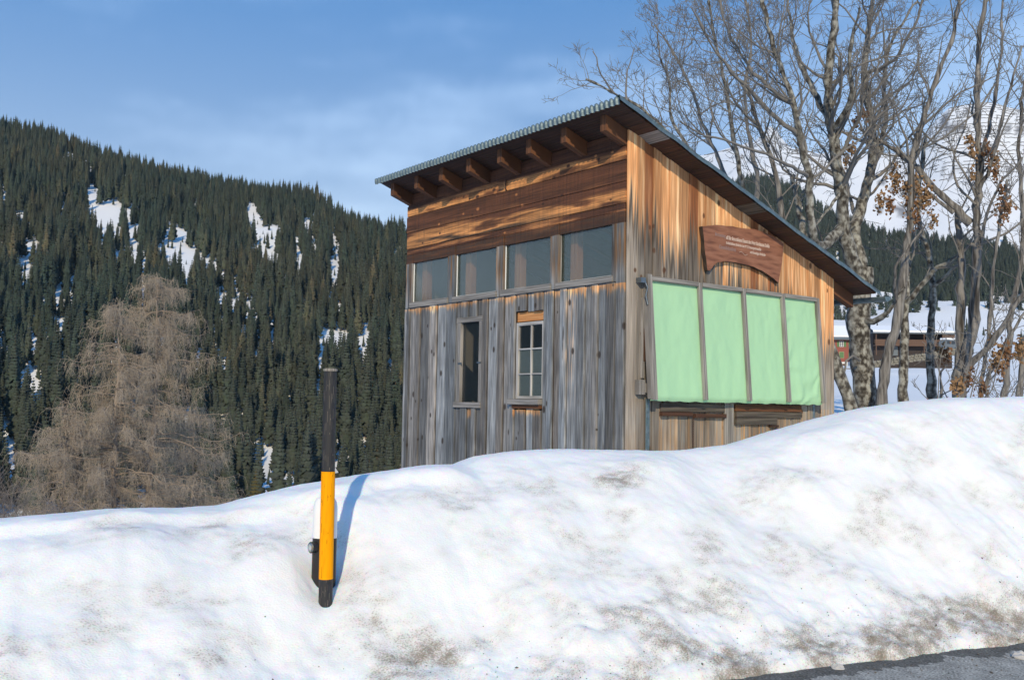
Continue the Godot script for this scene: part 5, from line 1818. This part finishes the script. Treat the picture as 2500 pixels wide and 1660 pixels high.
	limb(st, "limb", [[2297, 965, 16.8], [2312, 958, 16.5], [2321, 950, 16.4]], 5, 3, bb, th, {}, 74)
	# thick pair near the right edge
	var k := maple(2345, 1000, 15.6, "thick maple trunk near the right edge, joined by a second stem")
	limb(k, "trunk", [[2343, 1015, 15.6], [2346, 851, 15.6], [2346, 755, 15.6], [2349, 628, 15.6], [2340, 548, 15.7], [2338, 520, 15.7]], 40, 14, bb, th, AIRY, 81, 0.5)
	limb(k, "limb", [[2352, 900, 15.5], [2378, 787, 15.4], [2381, 691, 15.3], [2388, 596, 15.2], [2383, 520, 15.2], [2392, 419, 15.1], [2387, 233, 15.0], [2392, 93, 15], [2411, -20, 15]], 32, 10, bb, th, AIRY, 82, 0.4)
	limb(k, "limb", [[2390, 430, 15.1], [2402, 370, 15.3], [2425, 270, 15.5], [2445, 130, 15.7], [2450, 0, 15.9]], 13, 6, bb, th, AIRY, 83, 0.3)
	limb(k, "limb", [[2390, 470, 15.1], [2420, 400, 14.9], [2440, 320, 14.8], [2470, 210, 14.7], [2495, 110, 14.6]], 12, 5, bb, th, AIRY, 84, 0.3)
	limb(k, "limb", [[2392, 600, 15.2], [2420, 500, 15.0], [2450, 440, 14.8], [2500, 385, 14.6]], 11, 5, th, th, AIRY, 85, 0.3)
	limb(k, "limb", [[2370, 596, 15.2], [2388, 600, 15.2], [2420, 585, 15.0], [2455, 570, 14.9], [2500, 540, 14.8]], 9, 5, th, th, AIRY, 86, 0.3)
	limb(k, "limb", [[2384, 500, 15.1], [2345, 460, 15.3], [2325, 410, 15.5], [2340, 360, 15.7], [2365, 280, 15.8], [2372, 240, 15.9]], 7, 4, th, th, AIRY, 87, 0.2)
	# a dead limb hangs broken across to the left
	var dd := thing("broken_limb", at(2369, 545, 15.3), "thick dead broken limb lying slanted between the maples", "branch")
	limb(dd, "wood", [[2372, 545, 15.3], [2300, 478, 15.4], [2229, 400, 15.6], [2160, 350, 15.9], [2099, 312, 16.1]], 24, 9, bb, th, AIRY, 91)
	limb(dd, "splinter", [[2330, 520, 15.3], [2280, 480, 15.4], [2240, 450, 15.5]], 14, 6, bb, th, {}, 92)
	# slanting stems at the right edge
	var m := maple(2345, 1000, 14.4, "dark maple stem slanting to the right from the foot of the thick trunk")
	limb(m, "trunk", [[2335, 1010, 14.4], [2350, 962, 14.4], [2369, 892, 14.3], [2423, 838, 14.2], [2499, 717, 14.1], [2560, 640, 14]], 21, 10, bb, th, AIRY, 95, 0.4)
	var q := maple(2395, 1000, 14.6, "thin dark forked maple stem rising from the right part of the bank")
	limb(q, "trunk", [[2392, 1010, 14.6], [2402, 900, 14.6], [2420, 760, 14.6], [2424, 700, 14.6], [2440, 560, 14.5], [2460, 440, 14.5]], 15, 6, bb, th, AIRY, 96, 0.3)
	limb(q, "limb", [[2398, 960, 14.6], [2440, 870, 14.4], [2480, 800, 14.2], [2530, 730, 14.1]], 12, 6, bb, th, AIRY, 97, 0.3)
	var rr := maple(2455, 1000, 15.8, "dark maple stem second from the right edge")
	limb(rr, "trunk", [[2453, 1010, 15.8], [2461, 898, 15.8], [2471, 771, 15.8], [2496, 643, 15.8], [2498, 500, 15.8], [2490, 360, 15.8], [2500, 200, 15.8]], 20, 8, bb, th, AIRY, 98, 0.4)
	var ss := maple(2490, 1000, 14.8, "maple stem standing right at the right edge of the photo")
	limb(ss, "trunk", [[2488, 1010, 14.8], [2496, 900, 14.8], [2510, 780, 14.8], [2515, 600, 14.8]], 18, 10, bb, th, AIRY, 99, 0.3)
	limb(ss, "limb", [[2500, 860, 14.8], [2440, 900, 14.6], [2400, 950, 14.5]], 7, 3, th, th, AIRY, 100, 0.2)
	var u := thing("bare_shrub", at(2350, 1000, 12.6) - Vector3(0, 0.3, 0), "tangle of bare twigs and brown leaves at the foot of the right maples", "shrub")
	var r := RandomNumberGenerator.new()
	r.seed = 77
	var tb := MB.new()
	for i in 16:
		branch(tb, at(2300 + i * 14, 985, 12.6) - u.position - Vector3(0, 0.25, 0), (Vector3(r.randfn() * 0.7, 1.0, r.randfn() * 0.4)).normalized(), r.randf_range(0.6, 1.6), 0.011, 0, r, AIRY)
	put(tb, "stems", th, u).set_meta("kind", "stuff")
	leaf_clusters(u, [[2345, 940, 12.6, 0.06, 16], [2370, 925, 13.5, 0.07, 22], [2330, 950, 12.6, 0.05, 12], [2400, 950, 12.6, 0.07, 20]], 5)
	leaf_clusters(a, [[2112, 280, d, 0.05, 22], [2090, 300, d, 0.06, 18], [2080, 365, d - 0.3, 0.09, 40], [2068, 390, d - 0.3, 0.06, 26]], 6)
	leaf_clusters(dd, [[2190, 440, 15.5, 0.11, 60], [2225, 470, 15.4, 0.13, 90], [2262, 480, 15.3, 0.12, 80], [2150, 490, 15.5, 0.08, 34], [2230, 520, 15.4, 0.12, 60], [2280, 540, 15.3, 0.07, 24], [2175, 500, 15.5, 0.08, 34]], 7)
	leaf_clusters(k, [[2372, 345, 14.9, 0.06, 24], [2378, 375, 14.9, 0.06, 24], [2412, 368, 14.9, 0.08, 34], [2432, 395, 14.9, 0.07, 28], [2378, 425, 14.9, 0.05, 16], [2455, 500, 14.8, 0.10, 50], [2452, 470, 14.8, 0.08, 26], [2430, 425, 14.8, 0.06, 20]], 8)
	leaf_clusters(q, [[2424, 830, 14.3, 0.06, 20], [2455, 860, 14.3, 0.09, 46], [2436, 880, 14.3, 0.09, 46], [2445, 905, 14.3, 0.07, 26], [2490, 855, 14.2, 0.09, 50], [2455, 515, 14.4, 0.09, 34]], 9)
	leaf_clusters(h, [[2310, 865, 16.6, 0.09, 40], [2296, 858, 16.6, 0.06, 18]], 10)

# ---------------------------------------------------------------- village and mountain

func window_on(parent: Node3D, x: float, y: float, z: float, open_: bool) -> void:
	var w := Node3D.new()
	w.name = "window"
	parent.add_child(w, true)
	if open_:
		free_box(w, "frame", Vector3(x - 0.5, y, z), Vector3(x + 0.5, y + 1.4, z + 0.06), M.white_strip)
		for s in [-1, 1]:
			for r in 3:
				free_box(w, "pane", Vector3(x + s * 0.23 - 0.15, y + 0.12 + r * 0.42, z + 0.05), Vector3(x + s * 0.23 + 0.15, y + 0.45 + r * 0.42, z + 0.075), M.far_glass)
			free_box(w, "shutter", Vector3(x + s * 0.82 - 0.28, y - 0.03, z), Vector3(x + s * 0.82 + 0.28, y + 1.43, z + 0.07), M.shutter)
	else:
		free_box(w, "frame", Vector3(x - 0.6, y - 0.1, z), Vector3(x + 0.6, y + 1.5, z + 0.05), M.shutter_pale)
		free_box(w, "shutter", Vector3(x - 0.48, y, z + 0.03), Vector3(x + 0.48, y + 1.4, z + 0.08), M.shutter)

func build_village() -> void:
	M.red_wall = surf(Color8(150, 88, 76), 0.9)
	M.white_wall = surf(Color8(226, 226, 224), 0.9)
	M.shutter = surf(Color8(96, 128, 84), 0.8)
	M.shutter_pale = surf(Color8(150, 158, 120), 0.8)
	M.far_glass = surf(Color8(50, 54, 60), 0.2)
	M.slate = surf(Color8(104, 112, 118), 0.8)
	M.snow_cover = surf(Color8(243, 245, 249), 0.85)
	M.barn = surf(Color8(104, 80, 66), 0.9)
	M.barn_dark = surf(Color8(58, 50, 48), 0.9)
	M.stone = surf(Color.WHITE, 0.95)
	M.stone.albedo_texture = tile_texture(256, 256, Color8(78, 74, 66), Color8(170, 164, 150), 91, 0.05)
	M.stone.uv1_triplanar = true
	M.stone.uv1_scale = Vector3(0.4, 0.4, 0.4)
	# red house
	var p := at(2079, 905, 250)
	var house := thing("red_house", Vector3(p.x, p.y - 3.0, p.z), "red rendered house with green shutters, seen between hut and maple", "house", "", -0.10)
	var y0 := 3.0
	free_box(house, "plinth", Vector3(-4.2, -4, -9), Vector3(8.0, y0 + 2.2, 0), M.white_wall)
	free_box(house, "wall", Vector3(-4.2, y0 + 2.2, -9.02), Vector3(8.02, y0 + 8.0, 0.02), M.red_wall)
	for q in [[-2.3, 6.0, true], [0.5, 6.0, true], [-2.3, 3.25, false], [0.5, 3.25, true], [3.4, 6.0, true], [3.4, 3.25, true]]:
		window_on(house, q[0], y0 + q[1], 0.02, q[2])
	free_box(house, "door", Vector3(-2.3, y0 + 0.2, 0.0), Vector3(-1.5, y0 + 1.7, 0.05), M.barn)
	var rb := MB.new()
	rb.quad(Vector3(-5.2, y0 + 8.0, 1.2), Vector3(-5.2, y0 + 11.4, -4.5), Vector3(9.0, y0 + 11.4, -4.5), Vector3(9.0, y0 + 8.0, 1.2), Vector3(2, 0, -4))
	rb.quad(Vector3(-5.2, y0 + 8.0, -10.2), Vector3(-5.2, y0 + 11.4, -4.5), Vector3(9.0, y0 + 11.4, -4.5), Vector3(9.0, y0 + 8.0, -10.2), Vector3(2, 0, -4))
	rb.quad(Vector3(-5.2, y0 + 7.7, 1.2), Vector3(-5.2, y0 + 8.0, 1.2), Vector3(9.0, y0 + 8.0, 1.2), Vector3(9.0, y0 + 7.7, 1.2), Vector3(2, 8, -4))
	for x in [-4.2, 8.0]:
		rb.tri(Vector3(x, y0 + 7.9, 0), Vector3(x, y0 + 11.0, -4.5), Vector3(x, y0 + 7.9, -9), Vector3(2, y0 + 8, -4))
	put(rb, "roof", M.slate, house)
	var sb := MB.new()
	sb.quad(Vector3(-5.2, y0 + 8.85, 0.4), Vector3(-5.2, y0 + 11.75, -4.5), Vector3(9.0, y0 + 11.75, -4.5), Vector3(9.0, y0 + 8.85, 0.4), Vector3(2, 0, -4))
	sb.quad(Vector3(-5.2, y0 + 8.45, 0.5), Vector3(-5.2, y0 + 8.85, 0.4), Vector3(9.0, y0 + 8.85, 0.4), Vector3(9.0, y0 + 8.45, 0.5), Vector3(2, 8, -4))
	sb.quad(Vector3(-5.2, y0 + 8.4, -10.2), Vector3(-5.2, y0 + 11.75, -4.5), Vector3(9.0, y0 + 11.75, -4.5), Vector3(9.0, y0 + 8.4, -10.2), Vector3(2, 0, -4))
	put(sb, "roof_snow", M.snow_cover, house)
	# long barn with a gallery
	p = at(2235, 868, 230)
	var barn := thing("wooden_barn", Vector3(p.x, p.y - 2.0, p.z), "long dark wooden barn with a plank gallery and snow on its roof", "barn", "", -0.06)
	free_box(barn, "lower_wall", Vector3(-9, -3, -8), Vector3(9, 4.4, -1.6), M.barn_dark)
	free_box(barn, "grey_door", Vector3(-4.6, 2.0, -1.6), Vector3(-3.4, 4.4, -1.4), M.slate)
	free_box(barn, "gallery_floor", Vector3(-9, 4.2, -1.6), Vector3(9.2, 4.45, 0.2), M.barn)
	free_box(barn, "upper_wall", Vector3(-9, 4.4, -8), Vector3(9, 7.2, -1.7), M.barn_dark)
	for k in 4:
		free_box(barn, "gallery_board", Vector3(-9, 4.46 + k * 0.31, 0.05), Vector3(7.2, 4.74 + k * 0.31, 0.12), M.barn)
	for k in 8:
		free_box(barn, "gable_board", Vector3(6.3 + k * 0.34, 4.2, 0.12), Vector3(6.6 + k * 0.34, 7.1, 0.2), M.barn)
	for x in [-8.9, -3.0, 2.0, 6.2]:
		free_box(barn, "post", Vector3(x, 2.0, -0.02), Vector3(x + 0.18, 7.1, 0.16), M.slate if x == -3.0 else M.barn)
	free_box(barn, "eave_board", Vector3(-9.6, 7.0, 0.3), Vector3(9.6, 7.28, 0.6), M.slate)
	var bb := MB.new()
	var ridge_ := 8.8
	bb.quad(Vector3(-9.6, 7.28, 0.6), Vector3(-9.6, ridge_, -5.0), Vector3(9.6, ridge_, -5.0), Vector3(9.6, 7.28, 0.6), Vector3(0, 0, -4))
	bb.quad(Vector3(-9.6, 7.28, -10.0), Vector3(-9.6, ridge_, -5.0), Vector3(9.6, ridge_, -5.0), Vector3(9.6, 7.28, -10.0), Vector3(0, 0, -4))
	for x in [-9.0, 9.0]:
		bb.tri(Vector3(x, 7.2, -1.7), Vector3(x, ridge_ - 0.2, -5.0), Vector3(x, 7.2, -8.0), Vector3(0, 6, -4))
	put(bb, "roof", M.slate, barn)
	var bs := MB.new()
	bs.quad(Vector3(-9.6, 7.75, 0.35), Vector3(-9.6, ridge_ + 0.5, -5.0), Vector3(9.6, ridge_ + 0.5, -5.0), Vector3(9.6, 7.75, 0.35), Vector3(0, 0, -4))
	bs.quad(Vector3(-9.6, 7.35, 0.5), Vector3(-9.6, 7.75, 0.35), Vector3(9.6, 7.75, 0.35), Vector3(9.6, 7.35, 0.5), Vector3(0, 7, -4))
	put(bs, "roof_snow", M.snow_cover, barn)
	# parked van under snow
	p = at(2318, 852, 205)
	var van := thing("parked_van", Vector3(p.x, p.y - 0.3, p.z), "grey parked van under a lid of snow beside the barn", "van", "", 0.5)
	var vb := MB.new()
	var prof := [Vector2(-2.3, 0.3), Vector2(-2.25, 1.2), Vector2(-1.5, 2.1), Vector2(1.4, 2.2), Vector2(2.1, 1.3), Vector2(2.4, 0.9), Vector2(2.4, 0.3)]
	for i in prof.size():
		var a: Vector2 = prof[i]
		var b: Vector2 = prof[(i + 1) % prof.size()]
		vb.quad(Vector3(a.x, a.y, -0.9), Vector3(b.x, b.y, -0.9), Vector3(b.x, b.y, 0.9), Vector3(a.x, a.y, 0.9), Vector3(0, 1, 0))
		for z in [-0.9, 0.9]:
			vb.tri(Vector3(a.x, a.y, z), Vector3(b.x, b.y, z), Vector3(0, 1.0, z), Vector3(0, 1, 0))
	put(vb, "body", M.slate, van)
	for x in [-1.2, 0.2]:
		free_box(van, "side_window", Vector3(x - 0.5, 1.25, 0.88), Vector3(x + 0.5, 1.9, 0.93), M.far_glass)
	for x in [-1.5, 1.5]:
		var wb := MB.new()
		wb.tube(PackedVector3Array([Vector3(x, 0.33, 0.7), Vector3(x, 0.33, 0.95)]), PackedFloat32Array([0.33, 0.33]), 14)
		put(wb, "wheel", M.far_glass, van)
	var lid := MB.new()
	lid.box(Vector3(-1.6, 2.14, -0.85), Vector3(1.5, 2.5, 0.85))
	put(lid, "snow_lid", M.snow_cover, van)
	# dry stone wall across the meadow
	var wall := thing("stone_wall", at(2180, 905, 170), "low dry stone wall across the snow meadow", "wall")
	rng.seed = 71
	var courses := [[2135, 2330], [2135, 2330], [2135, 2330]]
	for c in 3:
		var px := 2120.0
		while px < 2350.0:
			var wpx := rng.randf_range(7.0, 13.0)
			var py := lerpf(888.0, 858.0, (px - 2135.0) / 195.0) + 9.0 - c * 5.6
			var q0 := at(px, py, 170) - wall.position
			var q1 := at(px + wpx - 0.8, py - 5.2 + rng.randf_range(-0.6, 0.6), 170) - wall.position
			free_box(wall, "stone", Vector3(q0.x, q0.y, -0.5 + rng.randf_range(-0.08, 0.0)), Vector3(q1.x, q1.y, 0.3 + rng.randf_range(-0.12, 0.12)), M.stone)
			px += wpx
	var low := thing("stone_wall", at(2090, 905, 200), "grey wall corner below the red house", "wall")
	free_box(low, "stone", at(2062, 907, 200) - low.position, at(2082, 899, 200) - low.position + Vector3(0, 0, -0.8), M.stone)
	free_box(low, "stone", at(2083, 904, 200) - low.position, at(2100, 898, 200) - low.position + Vector3(0, 0, -0.8), M.stone)

func build_barriers() -> void:
	M.fence = surf(Color8(112, 112, 114), 0.9)
	rng.seed = 81
	var rows := []
	for k in 22:
		rows.append([23.0 + rng.randf_range(-0.4, 0.6) + (1.0 if k < 4 else 0.0), 28.4, 772.0 - k * 15.5 + rng.randf_range(-3, 3)])
	for k in 12:
		var c := rng.randf_range(12.0, 19.0)
		rows.append([c - rng.randf_range(0.6, 1.6), c + rng.randf_range(0.6, 1.6), 650.0 - k * 9.0])
	for q in rows:
		# the row follows its contour: for every bearing the distance at which the slope reaches that height
		var mb := MB.new()
		var gap := rng.randi() % 7
		var prev := Vector3.ZERO
		var had := false
		var want: float = EYE.y + q[2] / LENS * 2450.0
		var a: float = q[0]
		var step := 0
		var mid := Vector3.ZERO
		var count := 0
		while a < q[1]:
			var here := Vector3.ZERO
			var found := false
			var sa := sin(deg_to_rad(a))
			var ca := cos(deg_to_rad(a))
			var r := 1850.0
			while r < 2720.0:
				if land_y(sa * r, -ca * r) >= want:
					here = Vector3(sa * r, land_y(sa * r, -ca * r), -ca * r)
					found = true
					break
				r += 6.0
			if found and had and (step + gap) % 9 > 1:
				mb.quad(prev, prev + Vector3(0, 1.7, 0), here + Vector3(0, 1.7, 0), here, (prev + here) * 0.5 - Vector3(0, 0, 6))
				mb.quad(prev + Vector3(0, 0, -0.6), prev + Vector3(0, 1.7, -0.6), here + Vector3(0, 1.7, -0.6), here + Vector3(0, 0, -0.6), (prev + here) * 0.5 + Vector3(0, 0, 6))
				mb.quad(prev + Vector3(0, 1.7, 0), prev + Vector3(0, 1.7, -0.6), here + Vector3(0, 1.7, -0.6), here + Vector3(0, 1.7, 0), (prev + here) * 0.5)
				count += 1
			elif count > 0:
				raise_fence(mb)
				mb = MB.new()
				count = 0
			had = found
			prev = here
			a += 0.11
			step += 1
		if count > 0:
			raise_fence(mb)

func raise_fence(mb: MB) -> void:
	var o := put(mb, numbered("avalanche_barrier"), M.fence)
	tag(o, "thin dark avalanche fence in rows across the snowy mountainside", "fence", "avalanche fences on the mountain")
